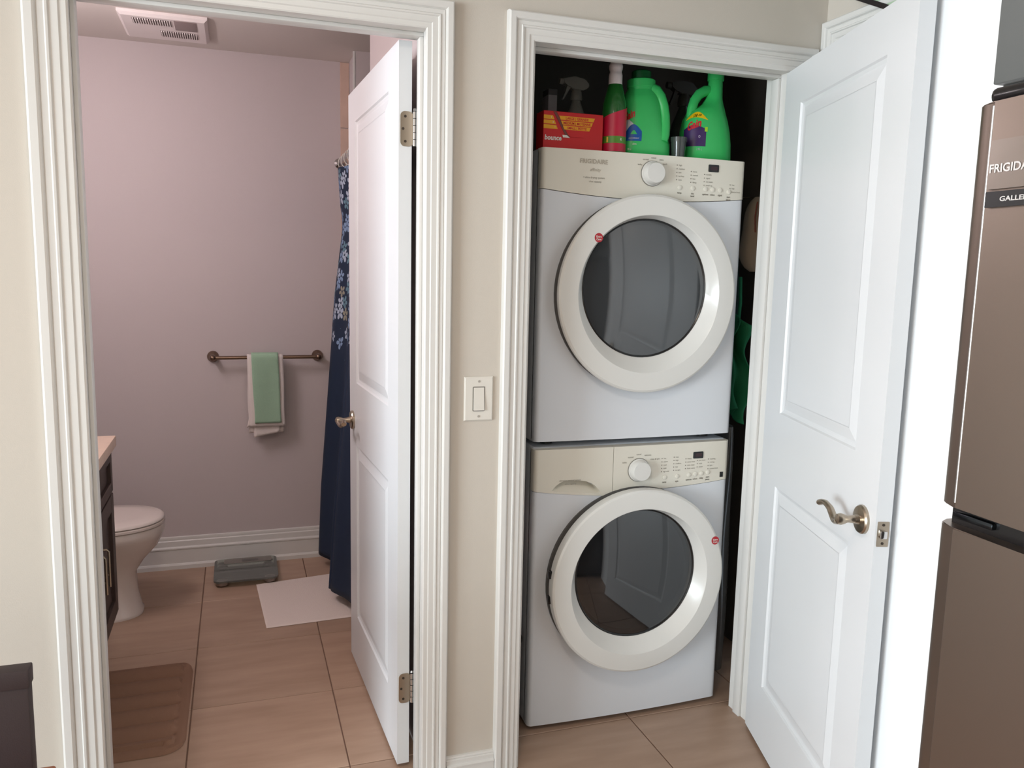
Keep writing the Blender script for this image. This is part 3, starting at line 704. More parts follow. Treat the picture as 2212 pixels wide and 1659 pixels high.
# shadowed things at the back
def spray_bottle(x, y, s, label, mb, mh, grp, ry=0):
    r = thing('spray_bottle', (x, y, ZT), label, 'spray bottle', group=grp)
    prof = [(0, 0), (.034, 0), (.038, .006), (.038, .110), (.034, .135), (.020, .170), (.0145, .185), (.0145, .200)]
    obj('bottle_body', B().lathe([(q*s, ZT+h*s) for q, h in prof], (x, y, 0), n=28, cap=False), mb, r, smooth=60)
    h0 = ZT+.196*s
    obj('collar', B().lathe([(.018*s, h0-.006*s), (.0195*s, h0), (.017*s, h0+.020*s), (.012*s, h0+.030*s)], (x, y, 0), n=20), mh, r)
    hd = B().prism([(x-.050*s, h0+.058*s), (x-.050*s, h0+.044*s), (x-.034*s, h0+.040*s), (x-.014*s, h0+.026*s), (x+.016*s, h0+.026*s), (x+.036*s, h0+.034*s), (x+.042*s, h0+.046*s), (x+.026*s, h0+.062*s), (x-.010*s, h0+.068*s)], y-.012*s, y+.012*s)
    bmesh.ops.bevel(hd.bm, geom=hd.bm.edges[:], offset=.003*s, segments=2, affect='EDGES')
    hh = obj('spray_head', hd, mh, r, smooth=50)
    obj('trigger', B().prism([(x-.034*s, h0+.040*s), (x-.040*s, h0+.020*s), (x-.050*s, h0-.004*s), (x-.046*s, h0-.006*s), (x-.032*s, h0+.018*s), (x-.022*s, h0+.034*s)], y-.006*s, y+.006*s), mh, hh)
    obj('nozzle', B().lathe([(.0095*s, x-.060*s), (.0105*s, x-.048*s), (.008*s, x-.046*s)], (0, y, h0+.051*s), 'x', 16), mh, hh)
    return r
GREYP = mat('grey_plastic', lin(150, 146, 140), .5)
spray_bottle(.52, .42, 1.0, 'grey trigger spray bottle behind the red carton', GREYP, GREYP, 'spray bottles behind the laundry products')
spray_bottle(.93, .45, 1.12, 'clear trigger spray bottle behind the two green jugs', glassy('clear_bottle', lin(110, 120, 112), .05, .4), mat('smoke_plastic', lin(70, 64, 58), .5), 'spray bottles behind the laundry products')
r = thing('slim_carton', (.434, .43, ZT), 'slim pale carton standing behind the red box', 'box')
obj('carton', B().box(.420, .450, .41, .46, ZT, 2.012, .001), mat('pale_carton', lin(170, 162, 164), .7), r)
obj('carton_lid', B().box(.4195, .4505, .4095, .4605, 2.012, 2.030, .001), mat('lid_grey', lin(90, 84, 84), .6), r)

# ------------------------------------------------------------------ things wedged beside the machines
def cloth(fn, nu=28, nv=36):
    b = B(); b.grid(fn, nu, nv); return b
TEAL = mat('garment_green', lin(24, 116, 74), .8, bump=.3, bscale=300, var=.1)
DKT = mat('jacket_dark_teal', lin(40, 62, 58), .85, bump=.3, bscale=300)
BEI = mat('striped_beige', lin(150, 132, 112), .85, bump=.2)
r = thing('hanging_jacket', (1.16, .42, .95), 'dark teal jacket hanging in the gap beside the dryer', 'jacket')
obj('jacket_cloth', cloth(lambda u, v: (1.085+.10*u+.02*math.sin(9*u+3*v), .48-.05*math.sin(PI*u)+.02*math.sin(14*u), 1.02+.68*v+.02*math.sin(6*u))), DKT, r, smooth=60, solid=.004)
obj('hanger_hook', B().tube([(1.16, .46, 1.69), (1.18, .48, 1.73), (1.25, .5, 1.74), (1.319, .5, 1.73)], .0025, 6), NICKEL, r)
r = thing('green_garment', (1.13, .33, .95), 'bright green garment hanging low beside the dryer', 'garment')
obj('garment_cloth', cloth(lambda u, v: (1.08+.085*u-.012*v*u+.012*math.sin(8*v+5*u), .33-.03*math.sin(PI*u*2.2+2*v)+.02*math.sin(11*v), .985-.03*u*(1-v)+.32*v+.02*math.sin(5*u))), TEAL, r, smooth=60, solid=.004)
obj('shoulder_strap', B().tube([(1.12, .335, 1.29), (1.135, .35, 1.36), (1.15, .38, 1.45)], .006, 8), TEAL, r)
r = thing('fabric_bundle', (1.16, .3, 1.5), 'crumpled beige bundle with brown stripes hung by the door', 'fabric bag')
obj('bundle_cloth', cloth(lambda u, v: (1.15+.045*math.cos(2*PI*u)*(.35+math.sin(PI*v)**.6)*(1.15-.5*v)-.006*math.sin(9*v), .30+.04*math.sin(2*PI*u)*(.35+math.sin(PI*v)**.6), 1.47+.25*v), 24, 20), BEI, r, smooth=60)
for k in range(3): obj('stripe', B().tube([(1.118+.011*k, .262+.002*k, 1.70-.008*k), (1.110+.014*k, .2595, 1.65), (1.113+.016*k, .2570, 1.60-.01*k)], .0022, 6), mat('stripe_brown', lin(120, 52, 32), .7), r)
PLB = glassy('plastic_wrap', lin(120, 116, 110), .15, .5)
r = thing('storage_bag', (1.14, .38, 0), 'tall grey plastic-wrapped bundle on the floor beside the washer', 'bag')
obj('wrapped_bundle', cloth(lambda u, v: (1.13+.05*math.cos(2*PI*u)*(1+.12*math.sin(7*v+5*u))*(1-.4*v*v), .42+.07*math.sin(2*PI*u)*(1+.1*math.sin(9*v)), .92*v), 24, 24), PLB, r, smooth=60)
def dots_material():
    M = D.materials.new('red_white_print'); M.use_nodes = True; N = M.node_tree.nodes; L = M.node_tree.links; b = N['Principled BSDF']
    tc = N.new('ShaderNodeTexCoord'); v = N.new('ShaderNodeTexVoronoi'); v.inputs['Scale'].default_value = 95; L.new(tc.outputs['Object'], v.inputs['Vector'])
    r_ = N.new('ShaderNodeValToRGB'); r_.color_ramp.interpolation = 'CONSTANT'; r_.color_ramp.elements[0].color = lin(186, 28, 34); r_.color_ramp.elements[1].color = lin(176, 168, 164); r_.color_ramp.elements[1].position = .42
    L.new(v.outputs['Distance'], r_.inputs[0]); L.new(r_.outputs[0], b.inputs['Base Color']); b.inputs['Roughness'].default_value = .7
    return M
r = thing('printed_bag', (.268, .21, .57), 'red and white printed bag tucked left of the washer', 'bag')
obj('bag_cloth', cloth(lambda u, v: (.270+.028*math.cos(2*PI*u)*math.sin(PI*(.12+.8*v))**.5, .235+.05*math.sin(2*PI*u)*math.sin(PI*(.12+.8*v))**.5, .575+.14*v), 20, 12), dots_material(), r, smooth=60)
obj('bag_neck', B().lathe([(.020, .70), (.009, .715), (.008, .725), (.017, .742), (.004, .742)], (.268, .225, 0), n=16), mat('bag_red', lin(176, 14, 20), .6), r)
obj('bag_cord', B().tube([(.262, .235, .735), (.24, .25, .80), (.203, .255, .84)], .002, 6), mat('bag_red', lin(176, 14, 20), .6), r)
r = thing('plastic_bin', (.262, .32, 0), 'dark translucent plastic bin on the closet floor', 'bin')
obj('bin_body', B().loft([(0, .256, .32, .034, .12, 5), (.30, .258, .32, .044, .14, 5)], 28), glassy('bin_plastic', lin(58, 60, 62), .1, .6), r, smooth=50)
obj('bin_rim', B().loft([(.295, .258, .32, .047, .143, 5), (.306, .258, .32, .047, .143, 5)], 28), BLACK, r, smooth=50)

# ------------------------------------------------------------------ bathroom
# towel bar
YT = 1.914; ZTW = 1.025
r = thing('towel_bar', (-.404, YB, ZTW), 'brushed metal towel bar on the bathroom far wall', 'towel bar')
DBR = mat('antique_nickel', lin(132, 112, 98), .28, 1)
for x in (-.645, -.163):
    p_ = obj('wall_mount', B().lathe([(0, YB), (.027, YB), (.027, YB-.005), (.023, YB-.014), (.0135, YB-.026), (.012, YB-.05), (.0145, YT-.002), (.0125, YT-.013), (.006, YT-.017), (0, YT-.0175)], (x, 0, ZTW), 'y', 28), DBR, r, smooth=50)
obj('rail', B().tube([(-.645, YT, ZTW), (-.163, YT, ZTW)], .0088, 16), DBR, r)
def draped(x0, x1, zf, zk, gap, th_w, wob, tilt=0):
    """cloth over the bar: front down to zf, back down to zk"""
    def fn(u, v):
        x = x0+(x1-x0)*u; R = .0095+gap
        if v < .45: t = v/.45; y, z = YT-R-.004*math.sin(PI*t)*math.sin(5*u+1), zf+(ZTW-zf)*t; x += tilt*(1-t)+wob*math.sin(7*t+3*u)*(1-t)
        elif v < .55: a = PI*(v-.45)/.10; y, z = YT-R*math.cos(a), ZTW+R*math.sin(a)
        else: t = (v-.55)/.45; y, z = YT+R+.002, ZTW-(ZTW-zk)*t; x += wob*t*math.sin(9*t)
        return (x, y, z)
    b = B(); b.grid(fn, 14, 60); return b
TW = mat('towel_white', lin(236, 226, 222), .95, bump=1.0, bscale=420); TG = mat('towel_green', lin(164, 197, 170), .95, bump=1.2, bscale=420)
r = thing('white_towel', (-.405, YT, .64), 'white towel folded over the bar beneath the green one', 'towel')
obj('towel_cloth', draped(-.493, -.330, .695, .66, .0035, 0, .003, .006), TW, r, smooth=70, solid=.005)
b = B()
def layer(u, v): return (-.470+.118*u+.006*v, YT-.004+.006*math.sin(3*u), .640+.022*u*(1-v)+.09*v)
b.grid(layer, 8, 8); obj('inner_fold', b, TW, r, smooth=70, solid=.006)
b = B()
b.grid(lambda u, v: (-.500+.022*u+.010*v, YT+.001, .688+.012*u+.05*v), 4, 4); obj('loose_corner', b, TW, r, smooth=70, solid=.005)
r = thing('green_towel', (-.4, YT, .71), 'pale green hand towel draped over the towel bar', 'towel')
obj('towel_cloth', draped(-.474, -.352, .712, .74, .0115, 0, .002, .010), TG, r, smooth=70, solid=.006)

# toilet: faces right, tank against the left wall
TY = 1.50
r = thing('toilet', (-1.15, TY, 0), 'white toilet with closed lid beyond the vanity', 'toilet')
secs = [(0, -1.12, TY, .185, .115, 2.6), (.012, -1.12, TY, .186, .116, 2.6), (.02, -1.12, TY, .180, .110, 2.5), (.10, -1.125, TY, .170, .100, 2.4), (.18, -1.125, TY, .168, .100, 2.3), (.23, -1.11, TY, .185, .115, 2.2), (.29, -1.085, TY, .215, .150, 2.2), (.335, -1.075, TY, .227, .172, 2.2), (.350, -1.073, TY, .230, .178, 2.2), (.378, -1.073, TY, .230, .178, 2.2), (.383, -1.073, TY, .226, .174, 2.2)]
obj('bowl', B().loft(secs, 48), PORC, r, smooth=60)
obj('seat', B().loft([(.384, -1.07, TY, .224, .176, 2.2), (.387, -1.07, TY, .230, .182, 2.2), (.396, -1.07, TY, .230, .182, 2.2), (.399, -1.07, TY, .226, .178, 2.2)], 48), PORC, r, smooth=40)
obj('lid', B().loft([(.401, -1.07, TY, .224, .176, 2.2), (.404, -1.07, TY, .229, .181, 2.2), (.411, -1.07, TY, .228, .180, 2.2), (.417, -1.07, TY, .214, .166, 2.2), (.420, -1.07, TY, .150, .110, 2.1)], 48), PORC, r, smooth=60)
obj('tank', B().loft([(.38, -1.40, TY, .085, .20, 5), (.40, -1.40, TY, .092, .21, 5), (.72, -1.405, TY, .100, .225, 5)], 40), PORC, r, smooth=50)
obj('tank_lid', B().loft([(.72, -1.405, TY, .106, .232, 5), (.745, -1.405, TY, .106, .232, 5), (.752, -1.405, TY, .100, .226, 5)], 40), PORC, r, smooth=50)
obj('flush_lever', B().tube([(-1.30, TY-.14, .66), (-1.285, TY-.14, .66), (-1.283, TY-.09, .655)], .006, 8), CHROME, r)

# vanity and its counter
r = thing('vanity_cabinet', (-1.235, .545, 0), 'dark brown bathroom vanity with bar pulls, beside the doorway', 'cabinet')
vx, vy0, vy1 = -.975, .14, .955
obj('cabinet_body', B().box(BXL+.003, vx, vy0, vy1, .225, .82, .002), DKWOOD, r, smooth=0)
obj('toe_kick', B().box(BXL+.003, -1.03, vy0+.01, vy1-.02, 0, .225), DKWOOD, r, smooth=0)
def shaker(y0, y1, z0, z1, nm, pullside=None, st=.055):
    b = B(); xf = vx+.019
    b.box(vx, xf, y0, y0+st, z0, z1, .0012, 1); b.box(vx, xf, y1-st, y1, z0, z1, .0012, 1); b.box(vx, xf, y0+st, y1-st, z0, z0+st, .0012, 1); b.box(vx, xf, y0+st, y1-st, z1-st, z1, .0012, 1)
    d = obj(nm, b, DKWOOD, r, smooth=0)
    obj('door_panel', B().box(vx, vx+.008, y0+st, y1-st, z0+st, z1-st), DKWOOD, d, smooth=0)
    if pullside is not None:
        yp = pullside
        obj('bar_pull', B().tube([(xf, yp, .565), (xf+.022, yp, .565), (xf+.027, yp, .559), (xf+.027, yp, .445)], .0042, 8).tube([(xf, yp, .483), (xf+.027, yp, .483)], .0038, 8), NICKEL, d)
ym = .579
shaker(vy0+.004, ym-.002, .232, .660, 'cabinet_door', ym-.034); shaker(ym+.002, vy1-.004, .232, .660, 'cabinet_door', ym+.034)
shaker(vy0+.004, ym-.002, .668, .812, 'drawer_front', None, .035); shaker(ym+.002, vy1-.004, .668, .812, 'drawer_front', None, .035)
r = thing('vanity_counter', (-1.235, .545, .82), 'peach-beige counter top on the dark vanity', 'counter')
obj('slab', B().box(BXL+.003, -.942, .125, .972, .821, .858, .003), COUNTER, r)
obj('backsplash', B().box(BXL+.003, BXL+.018, .125, .972, .858, .94, .002), COUNTER, r)
obj('basin', B().loft([(.859, -1.24, .545, .16, .22, 2.2), (.866, -1.24, .545, .165, .225, 2.2), (.868, -1.24, .545, .15, .21, 2.2), (.861, -1.24, .545, .12, .18, 2.2)], 40), PORC, r, smooth=50)

# bathroom scale
r = thing('bathroom_scale', (-.52, 1.79, 0), 'grey glass bathroom scale near the far baseboard', 'scale')
GL = glassy('scale_glass', lin(205, 210, 204), .05, .18)
b = B().prism(rrect(.285, .30, .03, cx=-.520, cy=1.80), .026, .034, 'z')
obj('glass_plate', b, GL, r, smooth=30)
obj('display_bar', B().prism(rrect(.22, .06, .012, cx=-.51, cy=1.905), .0345, .037, 'z'), mat('scale_grey', lin(128, 122, 116), .5), r)
obj('display_window', B().prism(rrect(.075, .03, .004, cx=-.50, cy=1.902), .0372, .038, 'z'), mat('scale_lcd', lin(90, 84, 84), .3), r)
for dx in (-.105, .105):
    for dy in (-.11, .11): obj('foot', B().lathe([(0, .006), (.026, .006), (.028, .012), (.024, .026), (0, .026)], (-.52+dx, 1.80+dy, 0), n=20), mat('scale_foot', lin(150, 132, 124), .4), r)
# white mat by the shower
def waffle():
    b = B(); nx, ny = 60, 64
    P4 = ((-.449, 1.17), (-.04, 1.19), (-.04, 1.72), (-.478, 1.66))
    def fn(u, v):
        x = (P4[0][0]*(1-u)+P4[1][0]*u)*(1-v)+(P4[3][0]*(1-u)+P4[2][0]*u)*v; y = (P4[0][1]*(1-u)+P4[1][1]*u)*(1-v)+(P4[3][1]*(1-u)+P4[2][1]*u)*v
        e = min(u, 1-u, v, 1-v)
        return (x, y, .0015 if e < .001 else .0048+.0008*math.sin(u*nx*PI)*math.sin(v*ny*PI))
    b.grid(fn, nx, ny); return b
r = thing('white_bath_mat', (-.25, 1.43, 0), 'white woven bath mat in front of the shower curtain', 'mat')
obj('mat_weave', waffle(), mat('mat_white', lin(236, 222, 214), .95, bump=.6, bscale=300), r, smooth=60)
# brown ribbed mat by the vanity
r = thing('brown_bath_mat', (-.87, .66, 0), 'brown ribbed memory-foam mat by the vanity', 'mat')
def ribs():
    b = B(); x0, x1, y0, y1, R = -1.02, -.712, .355, .945, .07
    nx, ny = 40, 90
    def fn(u, v):
        # square to rounded rectangle
        x = x0+(x1-x0)*u; y = y0+(y1-y0)*v
        if x > x1-R:
            t = (x-(x1-R))/R; lim = (y1-y0)/2-R+R*math.sqrt(max(0, 1-t*t)); yc = (y0+y1)/2
            y = yc+(y-yc)*lim/((y1-y0)/2)
        e = min(x1-x, y-y0, y1-y); 
        h = .004+.010*min(1, max(0, e)/.02)**.5
        if e > .034:
            k = abs(math.sin(PI*(v*6.0+.12))); h += .022*k**.7-.010
        return (x, y, h if 0 < v < 1 and u < 1 else .001)
    b.grid(fn, nx, ny); return b
obj('mat_foam', ribs(), mat('mat_brown', lin(146, 112, 92), .95, bump=.5, bscale=500), r, smooth=50)
# exhaust fan
r = thing('exhaust_fan', (-.78, 1.67, ZB), 'white exhaust fan grille on the bathroom ceiling', 'fan')
FANW = mat('fan_white', lin(232, 224, 222), .5)
fx0, fx1, fy0, fy1 = -.945, -.618, 1.49, 1.835
b = B(); lo2 = [(fx0, fy0), (fx1, fy0), (fx1, fy1), (fx0, fy1)]; hi2 = [(fx0+.012, fy0+.012), (fx1-.012, fy0+.012), (fx1-.012, fy1-.012), (fx0+.012, fy1-.012)]
b.face([(x, y, ZB-.020) for x, y in hi2])
for i in range(4):
    j = (i+1) % 4
    b.face([(*lo2[i], ZB-.010), (*lo2[j], ZB-.010), (*hi2[j], ZB-.020), (*hi2[i], ZB-.020)]); b.face([(*lo2[i], ZB), (*lo2[j], ZB), (*lo2[j], ZB-.010), (*lo2[i], ZB-.010)])
obj('cover', b, FANW, r, smooth=0)
VENTD = mat('vent_dark', lin(92, 78, 76), .8)
for x0, x1, y0, y1, n in ((-.896, -.755, 1.525, 1.60, 16), (-.804, -.663, 1.678, 1.765, 16)):
    bk = obj('louver_opening', B().box(x0, x1, y0, y1, ZB-.0208, ZB-.0200), VENTD, r, smooth=0)
    for k in range(n):
        xx = x0+(x1-x0)*(k+.5)/n; obj('louver_slat', B().box(xx-.0018, xx+.0022, y0, y1, ZB-.0245, ZB-.0206), FANW, bk, smooth=0)
obj('lamp_lens', B().box(-.743, -.660, 1.512, 1.642, ZB-.0225, ZB-.0198, .001), mat('lens_grey', lin(140, 124, 122), .4), r)

# shower: tile edge, rod, rings, curtain, pan
def tilecol(x0, x1, y0, y1, par, axis):
    n = 8; h = ZB/n
    for k in range(n): obj('wall_tile', B().box(x0, x1, y0, y1, k*h+.0015, (k+1)*h-.0015, .001, 1), SHTILE, par, smooth=0)
sw = thing('trim_4', (-.02, YB, 0), 'beige tile border at the shower end of the far wall', 'tile border', kind='structure')
tilecol(-.043, -.001, YB-.008, YB, sw, 'y')
obj('tile_edge_trim', B().box(-.012, -.001, 1.752, 1.768, 0, ZB, .002), TRIM, sw, smooth=0)
r = thing('shower_rod', (.0, 1.4, 1.95), 'metal shower curtain rod beside the far wall', 'curtain rod')
obj('rod', B().tube([(-.05, 1.0505, 1.950), (-.05, YB-.0085, 1.950)], .011, 14), CHROME, r)
obj('rod_flange', B().lathe([(.024, YB-.009), (.024, YB-.014), (.013, YB-.022)], (-.05, 0, 1.950), 'y', 20), CHROME, r)
def floral():
    M = D.materials.new('curtain_floral'); M.use_nodes = True; N = M.node_tree.nodes; L = M.node_tree.links; b = N['Principled BSDF']
    def math_(op, a, c=None, d=None):
        n = N.new('ShaderNodeMath'); n.operation = op
        for i, q in enumerate((a, c, d)):
            if q is None: continue
            if isinstance(q, (int, float)): n.inputs[i].default_value = q
            else: L.new(q, n.inputs[i])
        return n.outputs[0]
    uv = N.new('ShaderNodeUVMap'); sep = N.new('ShaderNodeSeparateXYZ'); L.new(uv.outputs[0], sep.inputs[0])
    v = N.new('ShaderNodeTexVoronoi'); v.voronoi_dimensions = '2D'; v.inputs['Scale'].default_value = 15; v.inputs['Randomness'].default_value = .75
    L.new(uv.outputs[0], v.inputs['Vector'])
    sb = N.new('ShaderNodeVectorMath'); sb.operation = 'SUBTRACT'; L.new(uv.outputs[0], sb.inputs[0]); L.new(v.outputs['Position'], sb.inputs[1])
    s2 = N.new('ShaderNodeSeparateXYZ'); L.new(sb.outputs[0], s2.inputs[0])
    r_ = N.new('ShaderNodeVectorMath'); r_.operation = 'LENGTH'; L.new(sb.outputs[0], r_.inputs[0])
    sc_ = N.new('ShaderNodeSeparateColor'); L.new(v.outputs['Color'], sc_.inputs[0])
    ang_ = math_('ADD', math_('ARCTAN2', s2.outputs[1], s2.outputs[0]), math_('MULTIPLY', sc_.outputs[0], 6.28))
    pet = math_('POWER', math_('ABSOLUTE', math_('COSINE', math_('MULTIPLY', ang_, 2.5))), .6)
    size = math_('MULTIPLY_ADD', sc_.outputs[1], .010, .026)
    inside = math_('LESS_THAN', r_.outputs['Value'], math_('MULTIPLY', pet, size))
    core = math_('GREATER_THAN', r_.outputs['Value'], .006)
    zmask = math_('GREATER_THAN', sep.outputs[1], math_('MULTIPLY_ADD', sc_.outputs[2], .16, 1.03))
    f = math_('MULTIPLY', math_('MULTIPLY', inside, core), zmask)
    cr = N.new('ShaderNodeValToRGB'); cr.color_ramp.interpolation = 'CONSTANT'
    cr.color_ramp.elements[0].color = lin(132, 156, 190); cr.color_ramp.elements[1].color = lin(176, 188, 206); cr.color_ramp.elements[1].position = .45
    e = cr.color_ramp.elements.new(.8); e.color = lin(104, 140, 156); e = cr.color_ramp.elements.new(.93); e.color = lin(150, 146, 130)
    L.new(sc_.outputs[2], cr.inputs[0])
    mx = N.new('ShaderNodeMix'); mx.data_type = 'RGBA'; mx.inputs[6].default_value = lin(22, 40, 66); L.new(f, mx.inputs[0]); L.new(cr.outputs[0], mx.inputs[7])
    L.new(mx.outputs[2], b.inputs['Base Color']); b.inputs['Roughness'].default_value = .75
    return M
r = thing('shower_curtain', (-.05, 1.45, .06), 'navy shower curtain with pale blue flowers on top', 'curtain')
b = B(); uvs = {}
def leftx(z):
    pts = [(0.05, -.186), (.40, -.170), (1.0, -.122), (1.32, -.098), (1.62, -.060), (1.68, -.058), (1.75, -.068), (1.93, -.078)]
    for (za, xa), (zb_, xb) in zip(pts, pts[1:]):
        if z <= zb_: return xa+(xb-xa)*max(0, (z-za))/(zb_-za)
    return pts[-1][1]
NU, NV = 110, 60
def cur(u, v):
    y = 1.835 - .77*u; hem = .062
    z = hem+(1.912-hem)*v
    lx = leftx(z)
    ph = 2*PI*(u*1.62+.015)
    amp = .020+.026*(1-v)
    drift = (-.03-lx)*.55*min(1, u*2.2)*v + .016*u
    x = lx + amp*(1-math.cos(ph)) + .006*math.sin(ph*4+1)*(1-.3*v) + drift*.6
    return (x, y+.03*math.sin(ph*2)*(1-v*.5), z)
V = b.grid(cur, NU, NV)
uvl = b.bm.loops.layers.uv.new('UVMap')
co = {}
for i in range(NU+1):
    for j in range(NV+1): co[V[i][j]] = (i/NU*1.35, V[i][j].co.z)
for f in b.bm.faces:
    for lp in f.loops: lp[uvl].uv = co[lp.vert]
obj('curtain_cloth', b, floral(), r, smooth=80, solid=.002)
for k in range(8):
    yy = 1.85-.105*k; rb_ = B(); pts = [(-.05+.019*math.cos(a), yy+.004*math.sin(2*a), 1.938+.030*math.sin(a)) for a in [2*PI*q/16 for q in range(17)]]
    rb_.tube(pts, .0022, 6); obj('curtain_ring', rb_, WHITEP, r)
r = thing('shower_pan', (.45, 1.4, 0), 'white shower pan behind the navy curtain', 'shower pan')
obj('pan', B().box(.06, .849, 1.0, 1.749, 0, .05, .01), PORC, r); obj('curb', B().box(-.04, .06, 1.051, 1.749, 0, .10, .01), PORC, r)
# vanity lamp that lights the bathroom (on the left wall, beyond the door frame)
r = thing('vanity_lamp', (BXL, .8, 2.1), 'three-globe vanity lamp on the bathroom left wall', 'lamp')
obj('back_plate', B().box(BXL, BXL+.02, .5, 1.1, 2.07, 2.15, .004), NICKEL, r)
GLOBE = D.materials.new('lit_globe'); GLOBE.use_nodes = True; q = GLOBE.node_tree.nodes['Principled BSDF']; q.inputs['Emission Color'].default_value = (1, .84, .80, 1); q.inputs['Emission Strength'].default_value = 3
for yy in (.6, .8, 1.0):
    obj('arm', B().tube([(BXL+.02, yy, 2.11), (BXL+.07, yy, 2.11)], .008, 10), NICKEL, r)
    obj('globe', B().lathe([(.055*math.sin(PI*k/12), 2.11-.055*math.cos(PI*k/12)) for k in range(13)], (BXL+.115, yy, 0), n=24, cap=False), GLOBE, r, smooth=80)
    l = D.lights.new('vanity_bulb', 'POINT'); l.energy = 8.6; l.color = (1, .90, .925); l.shadow_soft_size = .06
    o = D.objects.new('vanity_bulb', l); COL.objects.link(o); o.location = (BXL+.19, yy, 2.09)

# ------------------------------------------------------------------ kitchen side: fridge, cabinet, frame, chair
XF = .40; FY0, FY1 = -1.99, -1.225
r = thing('refrigerator', (.76, -1.6, 0), 'stainless top-freezer refrigerator at the right edge', 'refrigerator')
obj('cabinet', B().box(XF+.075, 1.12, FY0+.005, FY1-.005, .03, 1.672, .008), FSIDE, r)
def fdoor(nm, z0, z1):
    # plan section: gently bowed front with rounded vertical edges
    pts = [(XF+.07, FY1), (XF+.028, FY1)]
    for k in range(1, 7): a = k/6*PI/2; pts.append((XF+.028-.022*math.sin(a), FY1-.022*(1-math.cos(a))))
    pts.append((XF+.003, FY1-.034)); pts.append((XF, FY1-.037))
    for k in range(1, 10): yy = FY1-.037+(FY0-FY1+.074)*k/10; pts.append((XF-.004*math.sin(PI*k/10), yy))
    pts.append((XF, FY0+.037)); pts.append((XF+.003, FY0+.034))
    for k in range(5, -1, -1): a = k/6*PI/2; pts.append((XF+.028-.022*math.sin(a), FY0+.022*(1-math.cos(a))))
    pts.append((XF+.07, FY0))
    b = B().prism(pts, z0, z1, 'z')
    bmesh.ops.bevel(b.bm, geom=[e for e in b.bm.edges if abs(e.verts[0].co.z-e.verts[1].co.z) < 1e-6], offset=.0016, segments=2, affect='EDGES')
    return obj(nm, b, STEEL, r, smooth=28)
fz = fdoor('freezer_door', 1.140, 1.682); fd = fdoor('fridge_door', .08, 1.112)
obj('door_gap', B().box(XF+.022, XF+.08, FY0+.02, FY1-.014, 1.106, 1.146), BLACK, r)
obj('middle_hinge', B().lathe([(.008, 1.112), (.008, 1.140)], (XF+.045, FY1-.03, 0), n=16).box(XF+.014, XF+.06, FY1-.085, FY1-.02, 1.121, 1.131, .003), mat('hinge_black_steel', lin(54, 58, 62), .2, .9), r)
for yy in (FY1-.0355, FY0+.0355): obj('edge_glint', B().tube([(XF+.0012, yy, 1.148), (XF+.0012, yy, 1.676)], .0022, 12), mat('glint_steel', lin(190, 190, 190), .3, 1), fz)  # thin bright bead added to draw the highlight along the door's edge
hc = B().box(XF+.015, XF+.17, FY1-.13, FY1-.012, 1.683, 1.704, .009, 3); obj('hinge_cover', hc, BLACK, r)
obj('toe_grille', B().box(XF+.06, XF+.075, FY0+.02, FY1-.02, .012, .07), BLACK, r)
FX = XF-.0045
bd = obj('badge_plate', B().prism(rrect(.19, .062, .001, cx=-1.266-.095, cy=1.600), XF-.0052, XF+.002, 'x'), mat('badge_steel', lin(142, 134, 128), .3, 1), r)
q = B(); put_text(q, 'FRIGIDAIRE', .0150, lambda u, v: (XF-.0058, -1.2680-u, 1.590+v), bold=.0003); obj('badge_lettering', q, mat('badge_letters', lin(205, 205, 205), .3, .4), bd)
bs = obj('badge_strip', B().prism(rrect(.19, .020, .001, cx=-1.266-.095, cy=1.556), XF-.0056, XF+.002, 'x'), mat('badge_dark', lin(58, 58, 60), .3, .7), r)
q = B(); put_text(q, 'GALLERY', .0085, lambda u, v: (XF-.0062, -1.288-u*1.35, 1.553+v), bold=.0002); obj('badge_lettering', q, mat('badge_letters', lin(205, 205, 205), .3, .4), bs)
for z0, z1, p_ in ((1.20, 1.62, fz), (.62, 1.06, fd)):
    obj('door_handle', B().tube([(XF-.002, FY0+.08, z0), (XF-.045, FY0+.08, z0+.02), (XF-.05, FY0+.08, (z0+z1)/2), (XF-.045, FY0+.08, z1-.02), (XF-.002, FY0+.08, z1)], .012, 12), STEEL, p_)
r = thing('fridge_magnet', (XF, -1.355, 1.41), 'small round pale green magnet on the freezer door', 'magnet')
obj('magnet_disc', B().lathe([(.020, XF-.010), (.021, XF-.005), (.021, XF-.001)], (0, -1.368, 1.415), 'x', 28), mat('magnet_green', lin(120, 214, 170), .4), r)
obj('magnet_face', B().lathe([(0, XF-.0112), (.014, XF-.0112), (.014, XF-.0095)], (0, -1.368, 1.415), 'x', 28), WHITEP, r)
r = thing('overhead_cabinet', (.8, -1.57, 1.73), 'dark grey cabinet mounted above the refrigerator', 'cabinet')
CABG = mat('cabinet_grey', lin(86, 90, 90), .45)
obj('cabinet_box', B().box(.52, XR, -1.99, -1.165, 1.725, 2.43, .002), CABG, r)
for y0, y1 in ((-1.988, -1.58), (-1.576, -1.166)):
    d = obj('cabinet_door', B().box(.50, .52, y0, y1, 1.73, 2.425, .002), CABG, r); obj('knob', B().lathe([(.006, .50), (.006, .49), (.013, .484), (.012, .478), (0, .477)], (0, -1.61 if y0 < -1.9 else -1.545, 1.78), 'x', 16), NICKEL, d)
# tilted black frame above the folding door
r = thing('wall_picture', (XR-.02, -.33, 2.27), 'black-edged pale green frame tilted above the folding door', 'picture frame')
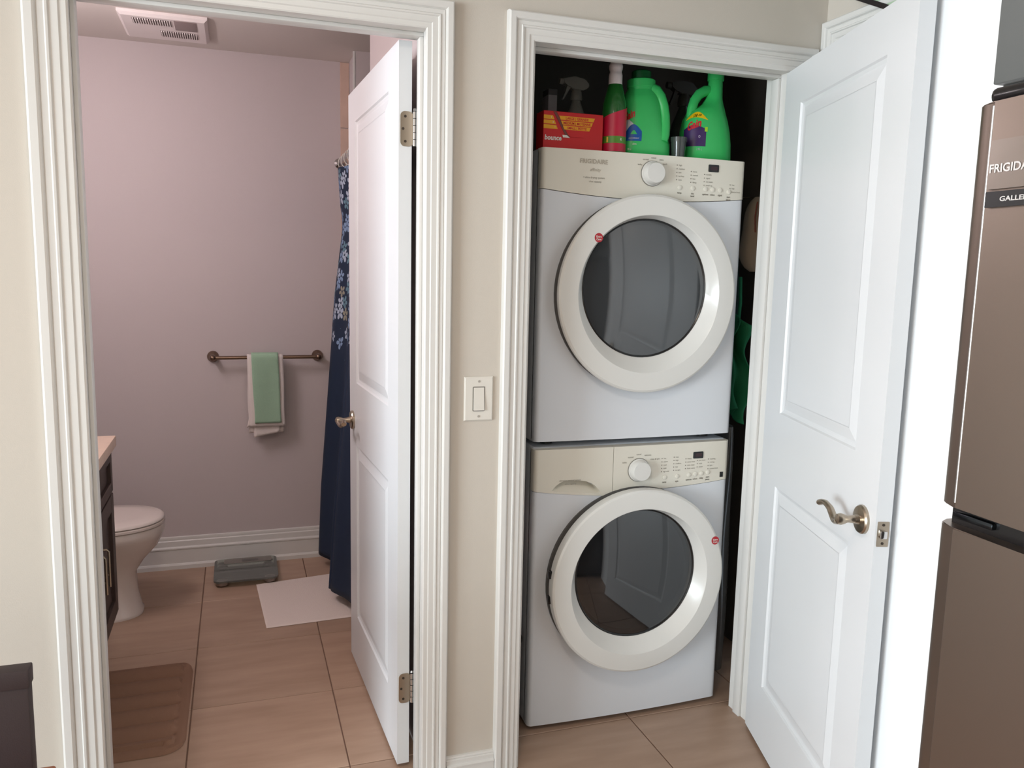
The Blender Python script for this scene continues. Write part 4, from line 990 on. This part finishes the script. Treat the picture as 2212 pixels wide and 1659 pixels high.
# frame axes: local y runs along the wall towards the viewer, local z up
def fbox(y0, y1, z0, z1, x0, x1):
    t = bmesh.new(); bmesh.ops.create_cube(t, size=1)
    for v in t.verts: v.co = Vector(((x0+x1)/2+v.co.x*(x1-x0), (y0+y1)/2+v.co.y*(y1-y0), (z0+z1)/2+v.co.z*(z1-z0)))
    q = B(); q.merge(t, Matrix.Translation((XR-.018, -.136, 2.222)) @ Matrix.Rotation(math.radians(26.6), 4, 'X')); return q
for a in ((-.26, 0, 0, .013), (-.26, 0, .167, .18), (-.26, -.247, .013, .167), (-.013, 0, .013, .167)): obj('frame_bar', fbox(a[0], a[1], a[2], a[3], -.008, .008), mat('frame_black', lin(22, 16, 20), .4), r, smooth=0)
obj('frame_picture', fbox(-.248, -.012, .012, .168, -.002, .006), mat('frame_pale_green', lin(176, 200, 172), .3), r, smooth=0)
# dark chair in the lower left corner
r = thing('dining_chair', (-1.14, -.25, 0), 'dark brown chair back in the lower left corner', 'chair')
LEATH = mat('chair_dark', lin(58, 48, 50), .6, bump=.2, bscale=400); CHW = mat('chair_wood', lin(158, 98, 66), .5, var=.1)
bk = B().box(-1.36, -.917, -.468, -.436, .40, .699, .003)
obj('backrest', bk, LEATH, r); obj('top_rail', B().box(-1.362, -.9145, -.471, -.434, .664, .700, .003), LEATH, r)
obj('seat', B().box(-1.40, -.880, -.86, -.455, .462, .497, .006), CHW, r)
for x in (-1.35, -.925):
    for y in (-.47, -.83): obj('leg', B().box(x-.018, x+.018, y-.018, y+.018, 0, .455, .003), CHW, r)
# warm ceiling lamp of the hall, above and in front of the doorways
r = thing('ceiling_lamp', (-.45, -1.35, ZC), 'round flush ceiling lamp of the hall', 'lamp')
obj('lamp_base', B().lathe([(.17, ZC), (.17, ZC-.02), (.15, ZC-.025)], (-.45, -1.35, 0), n=40), NICKEL, r)
obj('lamp_shade', B().lathe([(.155, ZC-.02), (.15, ZC-.05), (.11, ZC-.085), (.05, ZC-.10), (0, ZC-.103)], (-.45, -1.35, 0), n=40, cap=False), GLOBE, r, smooth=80)
l = D.lights.new('hall_bulb', 'AREA'); l.shape = 'DISK'; l.size = .3; l.energy = 10; l.color = (1, .84, .68)
o = D.objects.new('hall_bulb', l); COL.objects.link(o); o.location = (-.45, -1.35, ZC-.11)
